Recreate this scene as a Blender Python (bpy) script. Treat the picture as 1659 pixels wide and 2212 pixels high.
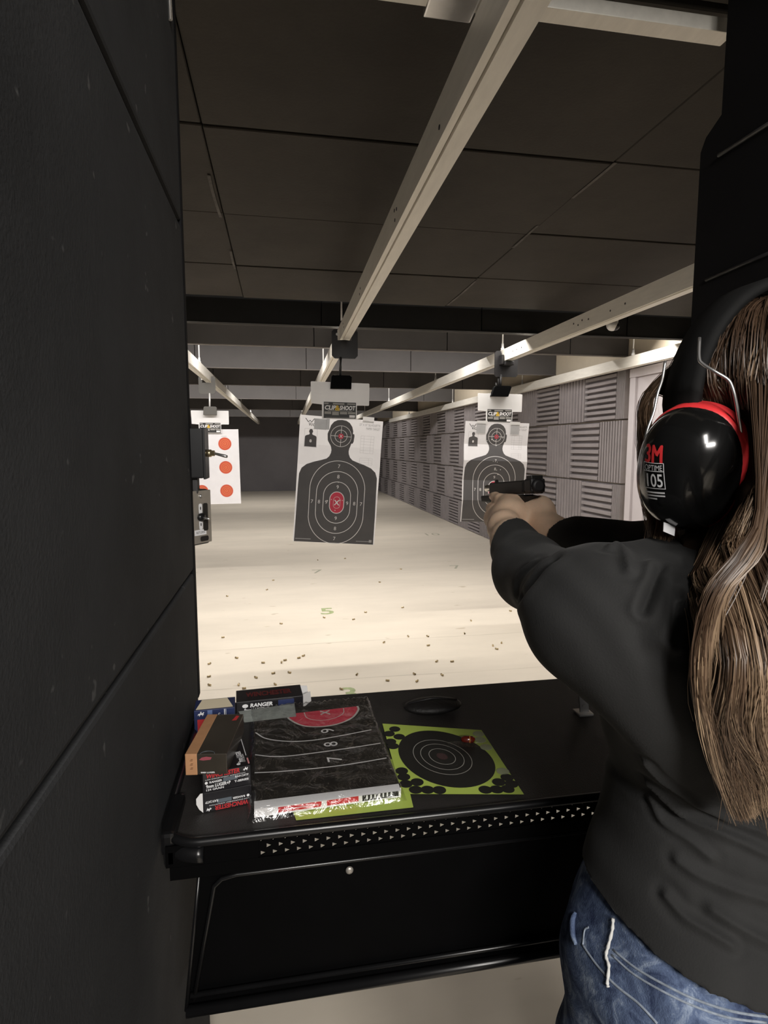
import bpy, bmesh, math, random
import numpy as np
from mathutils import Vector, Matrix
from mathutils.bvhtree import BVHTree

for o in list(bpy.data.objects):
    bpy.data.objects.remove(o)
scene = bpy.context.scene
COL = scene.collection
random.seed(7)
RNG = np.random.default_rng(7)

# ------------------------------------------------------------------ camera
F, CX, CY, H = 1260.0, 829.5, 1106.0, 1.5          # focal length and centre for 1659 x 2212, eye height
PITCH = math.atan(140 / F)
YAW = math.atan(225.5 / math.hypot(140, F))
FW = Vector((math.sin(YAW) * math.cos(PITCH), math.cos(YAW) * math.cos(PITCH), -math.sin(PITCH)))
RT = Vector((math.cos(YAW), -math.sin(YAW), 0))
UP = RT.cross(FW)
EYE = Vector((0, 0, H))
cam_data = bpy.data.cameras.new('camera')
cam_data.sensor_fit = 'HORIZONTAL'
cam_data.sensor_width = 36
cam_data.lens = F / 1659 * 36
cam_data.clip_start = 0.02
cam_data.clip_end = 200
cam = bpy.data.objects.new('camera', cam_data)
COL.objects.link(cam)
cam.matrix_world = Matrix.Translation(EYE) @ Matrix((RT, UP, -FW)).transposed().to_4x4()
scene.camera = cam

# ------------------------------------------------------------------ world, lights, exposure
scene.view_settings.view_transform = 'Standard'
scene.view_settings.look = 'None'
scene.view_settings.exposure = 0.0
scene.view_settings.gamma = 1.0
scene.view_settings.use_curve_mapping = False
world = bpy.data.worlds.new('world')
scene.world = world
world.use_nodes = True
world.node_tree.nodes['Background'].inputs[0].default_value = (0.012, 0.012, 0.013, 1)
world.node_tree.nodes['Background'].inputs[1].default_value = 0.3


def area(name, loc, sx, sy, energy, color, target=None):
    d = bpy.data.lights.new(name, 'AREA')
    d.shape = 'RECTANGLE'
    d.size, d.size_y = sx, sy
    d.energy = energy
    d.color = color
    o = bpy.data.objects.new(name, d)
    COL.objects.link(o)
    o.location = loc
    if target is not None:
        o.rotation_euler = (Vector(target) - Vector(loc)).to_track_quat('-Z', 'Y').to_euler()
    return o


# range lamps hang hidden behind the ceiling baffles; shop lamps hang behind the firing line
area('range_lamp', (0.4, 4.70, 2.60), 5.6, 0.12, 132, (1.0, 0.95, 0.89), (0.4, 3.2, 0))
area('range_lamp', (-0.2, 5.75, 2.62), 6.0, 0.12, 95, (1.0, 0.96, 0.93), (-0.2, 6.6, 0))
area('range_lamp', (-0.2, 9.6, 2.9), 6.0, 0.15, 130, (1.0, 0.96, 0.92), (-0.2, 11.0, 0))
area('range_lamp', (-0.2, 15.0, 2.9), 6.0, 0.15, 100, (1.0, 0.96, 0.92), (-0.2, 17.0, 0))
area('shop_lamp', (0.55, -2.7, 2.72), 1.2, 0.35, 150, (1.0, 0.96, 0.91), (0.5, 1.0, 0.9))
area('shop_lamp', (0.16, -0.95, 2.64), 0.25, 1.1, 30, (1.0, 0.96, 0.91), (0.3, 0.2, 0.6))


# ------------------------------------------------------------------ helpers
def ray(x, y):
    return float(x - CX) * RT + float(CY - y) * UP + F * FW


def at(x, y, Y):
    """World point seen at a photograph pixel, at a distance Y down range."""
    r = ray(x, y)
    return EYE + r * (Y / r.y)


def at_x(x, y, X):
    r = ray(x, y)
    return EYE + r * (X / r.x)


def at_z(x, y, Z):
    r = ray(x, y)
    return EYE + r * ((Z - H) / r.z)


def mat(name, col, rough=0.6, metal=0.0, var=0.0, vscale=6.0, bump=0.0, bscale=150.0, spec=0.5, coat=0.0, specks=None, stretch=None, tint=None, trans=0.0, alpha=1.0):
    m = bpy.data.materials.new(name)
    m.use_nodes = True
    nt = m.node_tree
    b = nt.nodes['Principled BSDF']
    b.inputs['Base Color'].default_value = (*col, 1)
    b.inputs['Roughness'].default_value = rough
    b.inputs['Metallic'].default_value = metal
    b.inputs['Specular IOR Level'].default_value = spec
    b.inputs['Coat Weight'].default_value = coat
    b.inputs['Coat Roughness'].default_value = 0.08
    b.inputs['Transmission Weight'].default_value = trans
    b.inputs['Alpha'].default_value = alpha
    tc = nt.nodes.new('ShaderNodeTexCoord')
    src = tc.outputs['Object']
    if stretch:
        mp = nt.nodes.new('ShaderNodeMapping')
        mp.inputs['Scale'].default_value = stretch
        nt.links.new(src, mp.inputs['Vector'])
        src = mp.outputs['Vector']
    last = None
    if var > 0:
        n = nt.nodes.new('ShaderNodeTexNoise')
        n.inputs['Scale'].default_value = vscale
        n.inputs['Detail'].default_value = 5
        n.inputs['Roughness'].default_value = 0.65
        nt.links.new(src, n.inputs['Vector'])
        r = nt.nodes.new('ShaderNodeValToRGB')
        t = tint or col
        r.color_ramp.elements[0].position = 0.3
        r.color_ramp.elements[1].position = 0.7
        r.color_ramp.elements[0].color = (*[max(c * (1 - var), 0) for c in t], 1)
        r.color_ramp.elements[1].color = (*[min(c * (1 + var), 1) for c in col], 1)
        nt.links.new(n.outputs['Fac'], r.inputs['Fac'])
        last = r.outputs['Color']
    if specks:
        scol, sscale, thr = specks
        n2 = nt.nodes.new('ShaderNodeTexNoise')
        n2.inputs['Scale'].default_value = sscale
        n2.inputs['Detail'].default_value = 2
        nt.links.new(src, n2.inputs['Vector'])
        r2 = nt.nodes.new('ShaderNodeValToRGB')
        r2.color_ramp.elements[0].position = thr
        r2.color_ramp.elements[1].position = thr + 0.04
        nt.links.new(n2.outputs['Fac'], r2.inputs['Fac'])
        mx = nt.nodes.new('ShaderNodeMixRGB')
        mx.inputs['Color1'].default_value = (*col, 1)
        mx.inputs['Color2'].default_value = (*scol, 1)
        nt.links.new(r2.outputs['Color'], mx.inputs['Fac'])
        if last is not None:
            nt.links.new(last, mx.inputs['Color1'])
        last = mx.outputs['Color']
    if last is not None:
        nt.links.new(last, b.inputs['Base Color'])
    if bump > 0:
        n3 = nt.nodes.new('ShaderNodeTexNoise')
        n3.inputs['Scale'].default_value = bscale
        n3.inputs['Detail'].default_value = 3
        nt.links.new(src, n3.inputs['Vector'])
        bp = nt.nodes.new('ShaderNodeBump')
        bp.inputs['Strength'].default_value = bump
        bp.inputs['Distance'].default_value = 0.004
        nt.links.new(n3.outputs['Fac'], bp.inputs['Height'])
        nt.links.new(bp.outputs['Normal'], b.inputs['Normal'])
    return m


M = {}
M['floor'] = mat('floor_paint', (0.66, 0.595, 0.50), 0.5, var=0.09, vscale=1.1, bump=0.05, bscale=40, specks=((0.5, 0.43, 0.33), 9, 0.71), stretch=(0.5, 1.6, 1), spec=0.35)
M['ceil'] = mat('ceiling_board', (0.042, 0.037, 0.031), 0.7, var=0.18, vscale=2.5, bump=0.2, bscale=90, spec=0.15)
M['ceil_far'] = mat('upper_ceiling_paint', (0.03, 0.03, 0.03), 0.95, var=0.1)
M['booth'] = mat('booth_carpet', (0.042, 0.043, 0.045), 0.95, var=0.2, vscale=3.5, bump=0.14, bscale=260, specks=((0.11, 0.11, 0.11), 30, 0.72), spec=0.15)
M['booth_edge'] = mat('booth_edge_black', (0.006, 0.006, 0.007), 0.8, var=0.1, spec=0.15)
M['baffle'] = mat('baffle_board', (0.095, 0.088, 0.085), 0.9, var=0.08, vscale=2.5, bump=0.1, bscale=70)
M['joint_shade_black'] = mat('joint_shade_board', (0.02, 0.02, 0.02), 0.95, var=0.1)  # black behind open joints, and shade painted into the first baffle
M['baffle_edge_lit'] = mat('baffle_edge_lit', (0.16, 0.145, 0.135), 0.8, var=0.1, vscale=8)  # paler than the boards: lit edge highlight put into the colour
M['cream'] = mat('cream_wall', (0.6, 0.52, 0.4), 0.85, var=0.04)
M['foam'] = mat('foam', (0.27, 0.245, 0.245), 0.97, var=0.1, vscale=4, bump=0.15, bscale=120, spec=0.1)
M['backwall'] = mat('back_wall_rubber', (0.17, 0.16, 0.165), 0.95, var=0.1, vscale=0.8)
M['door'] = mat('door_paint', (0.52, 0.48, 0.49), 0.5, var=0.02)
M['steel_cream'] = mat('rail_steel', (0.80, 0.765, 0.69), 0.42, metal=0.15, var=0.07, vscale=9, stretch=(4, 0.6, 4), bump=0.03)
M['steel'] = mat('zinc_steel', (0.62, 0.61, 0.6), 0.35, metal=0.9, var=0.08, vscale=20)
M['white_metal'] = mat('white_rod', (0.75, 0.74, 0.72), 0.45, metal=0.2, var=0.03)
M['blackm'] = mat('black_metal', (0.012, 0.011, 0.012), 0.5, var=0.2, vscale=30)
M['black_plastic'] = mat('black_plastic', (0.008, 0.008, 0.009), 0.3, var=0.15, vscale=25)
M['bench'] = mat('bench_top', (0.02, 0.018, 0.017), 0.55, var=0.2, vscale=10, bump=0.25, bscale=400)
M['bench_gloss'] = mat('bench_gloss', (0.006, 0.006, 0.0065), 0.28, var=0.2, vscale=12)
M['panel_black'] = mat('panel_black', (0.0018, 0.0018, 0.002), 0.6, var=0.2, vscale=8, spec=0.04)
M['card_white'] = mat('white_card', (0.78, 0.77, 0.76), 0.75, var=0.02, vscale=15)
M['paper'] = mat('target_paper', (0.86, 0.845, 0.865), 0.8, var=0.03, vscale=10)
M['tape'] = mat('grey_tape', (0.50, 0.50, 0.51), 0.35, var=0.05, vscale=30)
M['ink'] = mat('black_ink', (0.095, 0.09, 0.092), 0.7, var=0.06, vscale=10)
M['ink_dark'] = mat('dark_ink', (0.012, 0.011, 0.01), 0.55, var=0.1, vscale=20)
M['ink_white'] = mat('white_ink', (0.82, 0.8, 0.8), 0.75)
M['ink_grey'] = mat('grey_ink', (0.42, 0.41, 0.42), 0.75)
M['ink_red'] = mat('red_ink', (0.62, 0.045, 0.085), 0.7, var=0.05)
M['ink_pale'] = mat('pale_ink', (0.30, 0.29, 0.27), 0.7)
M['yellow'] = mat('yellow_ink', (0.65, 0.42, 0.04), 0.7)
M['orange'] = mat('orange_ink', (0.55, 0.085, 0.04), 0.7, var=0.05)
M['orange_pale'] = mat('pale_orange_ink', (0.68, 0.2, 0.07), 0.7)
M['green_paint'] = mat('faded_green_paint', (0.33, 0.38, 0.19), 0.6, var=0.25, vscale=30)
M['grey_paint'] = mat('faded_grey_paint', (0.36, 0.35, 0.27), 0.6, var=0.3, vscale=40)
M['brass'] = mat('brass', (0.50, 0.40, 0.24), 0.3, metal=0.9, var=0.15, vscale=60)
M['lime'] = mat('lime_sheet', (0.42, 0.54, 0.10), 0.5, var=0.05, vscale=12)
M['shell_black'] = mat('black_sticker', (0.012, 0.012, 0.011), 0.45, var=0.2, vscale=30)
M['sticker_grey'] = mat('grey_sticker', (0.33, 0.36, 0.22), 0.5, var=0.08)
M['red_gloss'] = mat('red_gloss', (0.12, 0.012, 0.006), 0.12, coat=0.6)
M['box_black'] = mat('box_black', (0.012, 0.011, 0.013), 0.28, var=0.15, vscale=30, coat=0.3)
M['box_brown'] = mat('box_smoke', (0.035, 0.029, 0.022), 0.35, var=0.2, vscale=15, coat=0.2)
M['copper'] = mat('kraft_copper', (0.42, 0.22, 0.11), 0.55, var=0.12, vscale=30)
M['box_blue'] = mat('box_blue', (0.025, 0.035, 0.10), 0.3, var=0.2)
M['box_white'] = mat('box_white', (0.72, 0.71, 0.7), 0.6)
M['box_cream'] = mat('box_inner_card', (0.46, 0.4, 0.29), 0.8, var=0.05)
M['print_red'] = mat('box_red_print', (0.5, 0.03, 0.035), 0.45)
M['print_white'] = mat('box_white_print', (0.75, 0.75, 0.76), 0.45)
M['print_grey'] = mat('box_grey_print', (0.10, 0.12, 0.14), 0.4)
M['skin'] = mat('skin', (0.84, 0.60, 0.43), 0.55, var=0.09, vscale=25, bump=0.06, bscale=300)
M['skin'].node_tree.nodes['Principled BSDF'].inputs['Subsurface Weight'].default_value = 0.12
M['skin'].node_tree.nodes['Principled BSDF'].inputs['Subsurface Radius'].default_value = (0.012, 0.005, 0.003)
M['shirt'] = mat('shirt_jersey', (0.022, 0.022, 0.022), 0.85, var=0.1, vscale=10, bump=0.12, bscale=500, spec=0.25)
M['shirt'].node_tree.nodes['Principled BSDF'].inputs['Sheen Weight'].default_value = 0.04
M['lips'] = mat('lips', (0.45, 0.17, 0.14), 0.45)
M['eye'] = mat('eye_white', (0.75, 0.73, 0.7), 0.2)
M['thread'] = mat('white_thread', (0.62, 0.62, 0.6), 0.8, var=0.1, vscale=200)
M['seam'] = mat('pale_denim_seam', (0.26, 0.30, 0.36), 0.9, var=0.35, vscale=130)
M['muff'] = mat('muff_shell', (0.006, 0.006, 0.006), 0.16, coat=0.3, var=0.1, vscale=40)
M['muff_red'] = mat('muff_red', (0.72, 0.035, 0.04), 0.5, var=0.03)
M['muff_pad'] = mat('muff_pad', (0.006, 0.006, 0.006), 0.8, bump=0.1, spec=0.2)
M['trolley_grey'] = mat('trolley_grey', (0.10, 0.095, 0.085), 0.5, metal=0.2)
M['plate'] = mat('brushed_plate', (0.42, 0.39, 0.35), 0.4, metal=0.6, var=0.12, vscale=15)
M['gun_slide'] = mat('gun_slide', (0.02, 0.019, 0.017), 0.42, metal=0.5, var=0.1, vscale=40)
M['gun_frame'] = mat('gun_polymer', (0.01, 0.01, 0.01), 0.6, bump=0.1, bscale=700)
M['barrel'] = mat('barrel_steel', (0.62, 0.6, 0.57), 0.25, metal=1.0)
M['shoe'] = mat('shoe_leather', (0.03, 0.025, 0.02), 0.5, var=0.1)

# paper lets some of the light behind it through
for key, k in (('paper', 0.2), ('card_white', 0.15)):
    nt = M[key].node_tree
    b = nt.nodes['Principled BSDF']
    tr = nt.nodes.new('ShaderNodeBsdfTranslucent')
    tr.inputs['Color'].default_value = (0.9, 0.88, 0.88, 1)
    mx = nt.nodes.new('ShaderNodeMixShader')
    mx.inputs['Fac'].default_value = k
    nt.links.new(b.outputs['BSDF'], mx.inputs[1])
    nt.links.new(tr.outputs['BSDF'], mx.inputs[2])
    nt.links.new(mx.outputs['Shader'], nt.nodes['Material Output'].inputs['Surface'])

# denim: mottled blue with paler wear
m = mat('denim', (0.10, 0.135, 0.225), 0.9, bump=0.25, bscale=600, spec=0.1)
nt = m.node_tree
tc = nt.nodes.new('ShaderNodeTexCoord')
n = nt.nodes.new('ShaderNodeTexNoise')
n.inputs['Scale'].default_value = 34
n.inputs['Detail'].default_value = 8
n.inputs['Roughness'].default_value = 0.7
n.inputs['Distortion'].default_value = 0.8
nt.links.new(tc.outputs['Object'], n.inputs['Vector'])
r = nt.nodes.new('ShaderNodeValToRGB')
r.color_ramp.elements[0].position = 0.34
r.color_ramp.elements[0].color = (0.03, 0.042, 0.09, 1)
r.color_ramp.elements[1].position = 0.70
r.color_ramp.elements[1].color = (0.38, 0.45, 0.56, 1)
e = r.color_ramp.elements.new(0.52)
e.color = (0.11, 0.15, 0.25, 1)
nt.links.new(n.outputs['Fac'], r.inputs['Fac'])
nt.links.new(r.outputs['Color'], nt.nodes['Principled BSDF'].inputs['Base Color'])
M['denim'] = m

# hair: colour per strand stored on the mesh (dye streaks, root to tip; front left locks also lightened for lamplight)
m = bpy.data.materials.new('hair_strands')
m.use_nodes = True
nt = m.node_tree
va = nt.nodes.new('ShaderNodeAttribute')
va.attribute_name = 'dye'
b = nt.nodes['Principled BSDF']
nt.links.new(va.outputs['Color'], b.inputs['Base Color'])
b.inputs['Roughness'].default_value = 0.42
b.inputs['Specular IOR Level'].default_value = 0.45
M['hair'] = m

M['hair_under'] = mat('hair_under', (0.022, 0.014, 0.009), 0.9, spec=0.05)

# clear crinkled film: thin, mostly see-through, glossy
m = bpy.data.materials.new('clear_film')
m.use_nodes = True
nt = m.node_tree
out = nt.nodes['Material Output']
gl = nt.nodes.new('ShaderNodeBsdfGlossy')
gl.inputs['Roughness'].default_value = 0.16
gl.inputs['Color'].default_value = (0.9, 0.9, 0.9, 1)
tr = nt.nodes.new('ShaderNodeBsdfTransparent')
mx = nt.nodes.new('ShaderNodeMixShader')
fr = nt.nodes.new('ShaderNodeLayerWeight')
fr.inputs['Blend'].default_value = 0.25
nz = nt.nodes.new('ShaderNodeTexNoise')
nz.inputs['Scale'].default_value = 22
nz.inputs['Detail'].default_value = 4
nz.inputs['Distortion'].default_value = 1.5
bp = nt.nodes.new('ShaderNodeBump')
bp.inputs['Strength'].default_value = 0.9
bp.inputs['Distance'].default_value = 0.008
tc = nt.nodes.new('ShaderNodeTexCoord')
nt.links.new(tc.outputs['Object'], nz.inputs['Vector'])
nt.links.new(nz.outputs['Fac'], bp.inputs['Height'])
nt.links.new(bp.outputs['Normal'], gl.inputs['Normal'])
ad = nt.nodes.new('ShaderNodeMath')
ad.operation = 'MULTIPLY_ADD'
ad.inputs[1].default_value = 0.5
ad.inputs[2].default_value = 0.05
nt.links.new(fr.outputs['Facing'], ad.inputs[0])
nt.links.new(ad.outputs[0], mx.inputs['Fac'])
nt.links.new(tr.outputs['BSDF'], mx.inputs[1])
nt.links.new(gl.outputs['BSDF'], mx.inputs[2])
nt.links.new(mx.outputs['Shader'], out.inputs['Surface'])
M['film'] = m


def thing(name, label, cat, loc=(0, 0, 0), rot=(0, 0, 0), group=None):
    o = bpy.data.objects.new(name, None)
    COL.objects.link(o)
    o.location = loc
    o.rotation_euler = rot
    o.empty_display_size = 0.05
    o['label'] = label
    o['category'] = cat
    if group:
        o['group'] = group
    return o


def tag(o, label, cat, group=None):
    o['label'] = label
    o['category'] = cat
    if group:
        o['group'] = group
    return o


def link(name, me, parent=None, loc=(0, 0, 0), rot=(0, 0, 0), label=None):
    o = bpy.data.objects.new(name, me)
    COL.objects.link(o)
    o.location = loc
    o.rotation_euler = rot
    if parent is not None:
        o.parent = parent
    if label:
        o['label'] = label
    return o


def mesh_from(name, verts, faces, m, smooth=False):
    me = bpy.data.meshes.new(name)
    me.from_pydata([tuple(v) for v in verts], [], [tuple(f) for f in faces])
    me.materials.append(M[m] if isinstance(m, str) else m)
    if smooth:
        me.polygons.foreach_set('use_smooth', [True] * len(me.polygons))
    me.update()
    return me


class MB:
    """Collects shapes that make ONE mesh."""

    def __init__(self):
        self.bm = bmesh.new()

    def box(self, lo, hi, bev=0.0, seg=2, mtx=None):
        lo, hi = Vector(lo), Vector(hi)
        r = bmesh.ops.create_cube(self.bm, size=1.0)
        vs = r['verts']
        for v in vs:
            v.co = Vector((lo[i] + (v.co[i] + 0.5) * (hi[i] - lo[i]) for i in range(3)))
        if bev > 0:
            es = list({e for v in vs for e in v.link_edges})
            res = bmesh.ops.bevel(self.bm, geom=es, offset=bev, segments=seg, affect='EDGES', profile=0.6)
            vs = list({v for f in res['faces'] for v in f.verts} | {v for v in vs if v.is_valid})
        if mtx is not None:
            bmesh.ops.transform(self.bm, matrix=mtx, verts=vs)
        return self

    def tube(self, pts, rad, n=10, caps=True):
        pts = [Vector(p) for p in pts]
        rads = rad if isinstance(rad, (list, tuple)) else [rad] * len(pts)
        rings = []
        up = Vector((0, 0, 1))
        for i, p in enumerate(pts):
            t = (pts[min(i + 1, len(pts) - 1)] - pts[max(i - 1, 0)]).normalized()
            a = up - t * up.dot(t)
            if a.length < 0.05:
                a = Vector((1, 0, 0)) - t * t.x
            a.normalize()
            up = a
            b = t.cross(a)
            rings.append([self.bm.verts.new(p + (a * math.cos(k * 2 * math.pi / n) + b * math.sin(k * 2 * math.pi / n)) * rads[i]) for k in range(n)])
        for i in range(len(rings) - 1):
            for k in range(n):
                f = self.bm.faces.new((rings[i][k], rings[i][(k + 1) % n], rings[i + 1][(k + 1) % n], rings[i + 1][k]))
                f.smooth = True
        if caps:
            self.bm.faces.new(list(reversed(rings[0])))
            self.bm.faces.new(rings[-1])
        return self

    def prism(self, outline, d, axis='Y', off=0.0, bev=0.0):
        """outline: (a, b) pairs; extruded along axis from off to off+d. axis Y: (x, z); axis Z: (x, y); axis X: (y, z)."""
        def P(a, b, c):
            return {'Y': (a, c, b), 'Z': (a, b, c), 'X': (c, a, b)}[axis]
        A = [self.bm.verts.new(P(a, b, off)) for a, b in outline]
        B = [self.bm.verts.new(P(a, b, off + d)) for a, b in outline]
        n = len(outline)
        fs = [self.bm.faces.new(A), self.bm.faces.new(list(reversed(B)))]
        for i in range(n):
            fs.append(self.bm.faces.new((A[(i + 1) % n], A[i], B[i], B[(i + 1) % n])))
        if bev > 0:
            es = list(fs[0].edges) + list(fs[1].edges)
            bmesh.ops.bevel(self.bm, geom=es, offset=bev, segments=2, affect='EDGES', profile=0.6)
        return self

    def ball(self, c, r, n=12, sc=(1, 1, 1)):
        res = bmesh.ops.create_uvsphere(self.bm, u_segments=n * 2, v_segments=n, radius=1.0)
        for v in res['verts']:
            v.co = Vector((c[0] + v.co.x * r * sc[0], c[1] + v.co.y * r * sc[1], c[2] + v.co.z * r * sc[2]))
            for f in v.link_faces:
                f.smooth = True
        return self

    def mesh(self, name, m):
        bmesh.ops.recalc_face_normals(self.bm, faces=self.bm.faces)
        me = bpy.data.meshes.new(name)
        self.bm.to_mesh(me)
        self.bm.free()
        me.materials.append(M[m] if isinstance(m, str) else m)
        return me

    def put(self, name, m, parent=None, loc=(0, 0, 0), rot=(0, 0, 0), label=None):
        return link(name, self.mesh(name, m), parent, loc, rot, label)


def rrect(x0, y0, x1, y1, r, n=5):
    out = []
    for cx, cy, a0 in ((x1 - r, y1 - r, 0), (x0 + r, y1 - r, 90), (x0 + r, y0 + r, 180), (x1 - r, y0 + r, 270)):
        for k in range(n + 1):
            a = math.radians(a0 + 90 * k / n)
            out.append((cx + r * math.cos(a), cy + r * math.sin(a)))
    return out


_text_cache = {}


def text_polys(s, bold=0.0):
    """2-D triangles of a line of lettering, height about 1, starting at x = 0."""
    key = (s, bold)
    if key not in _text_cache:
        cu = bpy.data.curves.new('lettering', 'FONT')
        cu.body = s
        cu.offset = bold
        cu.resolution_u = 3
        o = bpy.data.objects.new('lettering', cu)
        COL.objects.link(o)
        me = o.to_mesh()
        v = np.array([x.co[:2] for x in me.vertices]).reshape(-1, 2)
        f = [list(p.vertices) for p in me.polygons]
        o.to_mesh_clear()
        bpy.data.objects.remove(o)
        bpy.data.curves.remove(cu)
        v = v - np.array([v[:, 0].min(), 0]) if len(v) else v
        _text_cache[key] = (v / 0.70, f)
    return _text_cache[key]


class Decal:
    """Flat print collected in (u, v), then laid on a surface by a mapping (u, v, height) -> xyz."""

    def __init__(self):
        self.v, self.f = [], []

    def poly(self, pts):
        b = len(self.v)
        self.v += [tuple(p) for p in pts]
        self.f.append(list(range(b, b + len(pts))))
        return self

    def rect(self, x0, y0, x1, y1):
        return self.poly([(x0, y0), (x1, y0), (x1, y1), (x0, y1)])

    def ring(self, outer, inner):
        b = len(self.v)
        n = len(outer)
        self.v += list(outer) + list(inner)
        for i in range(n):
            j = (i + 1) % n
            self.f.append([b + i, b + j, b + n + j, b + n + i])
        return self

    def line(self, p, q, w):
        p, q = np.array(p, float), np.array(q, float)
        t = (q - p) / max(np.linalg.norm(q - p), 1e-9)
        nn = np.array((-t[1], t[0])) * w / 2
        return self.poly([p - nn, q - nn, q + nn, p + nn])

    def text(self, s, x, y, size, align='C', width=None, bold=0.0, slant=0.0, rot=0.0):
        v, f = text_polys(s, bold)
        v = v.copy()
        w = v[:, 0].max()
        sx = size if width is None else width / w
        v[:, 0] *= sx
        v[:, 1] *= size
        w *= sx
        v[:, 0] += v[:, 1] * slant
        if align == 'C':
            v[:, 0] -= w / 2
            v[:, 1] -= size / 2
        elif align == 'R':
            v[:, 0] -= w
        c, s_ = math.cos(rot), math.sin(rot)
        b = len(self.v)
        self.v += [(x + a * c - b_ * s_, y + a * s_ + b_ * c) for a, b_ in v]
        self.f += [[b + i for i in g] for g in f]
        return self

    def put(self, name, m, parent, fn, h, cuts_v=(), cuts_u=(), label=None):
        bm = bmesh.new()
        vs = [bm.verts.new((x, y, 0)) for x, y in self.v]
        for g in self.f:
            try:
                bm.faces.new([vs[i] for i in g])
            except ValueError:
                pass
        big = [f for f in bm.faces if len(f.verts) > 4]
        if big:
            bmesh.ops.triangulate(bm, faces=big)
        for cuts, no in ((cuts_v, (0, 1, 0)), (cuts_u, (1, 0, 0))):
            for c in cuts:
                bmesh.ops.bisect_plane(bm, geom=bm.verts[:] + bm.edges[:] + bm.faces[:], dist=1e-6, plane_co=(c, c, 0), plane_no=no)
        for f in bm.faces:
            if f.normal.z < 0:
                f.normal_flip()
        for v in bm.verts:
            v.co = Vector(fn(v.co.x, v.co.y, h))
        me = bpy.data.meshes.new(name)
        bm.to_mesh(me)
        bm.free()
        me.materials.append(M[m] if isinstance(m, str) else m)
        return link(name, me, parent, label=label)


def circle(cx, cy, r, n=32, ry=None):
    ry = r if ry is None else ry
    return [(cx + r * math.cos(2 * math.pi * k / n), cy + ry * math.sin(2 * math.pi * k / n)) for k in range(n)]


def stadium(cx, cy, hw, hh, n=64, p=2.6):
    """Tall rounded score ring: half circles above and below straight flanks."""
    s = max(hh - hw, 0) * 0.9
    out = []
    for k in range(n):
        a = 2 * math.pi * k / n
        x, y = math.cos(a), math.sin(a)
        out.append((cx + hw * x, cy + (hh - s) * y + (s if y > 1e-6 else -s if y < -1e-6 else 0)))
    return out


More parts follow.
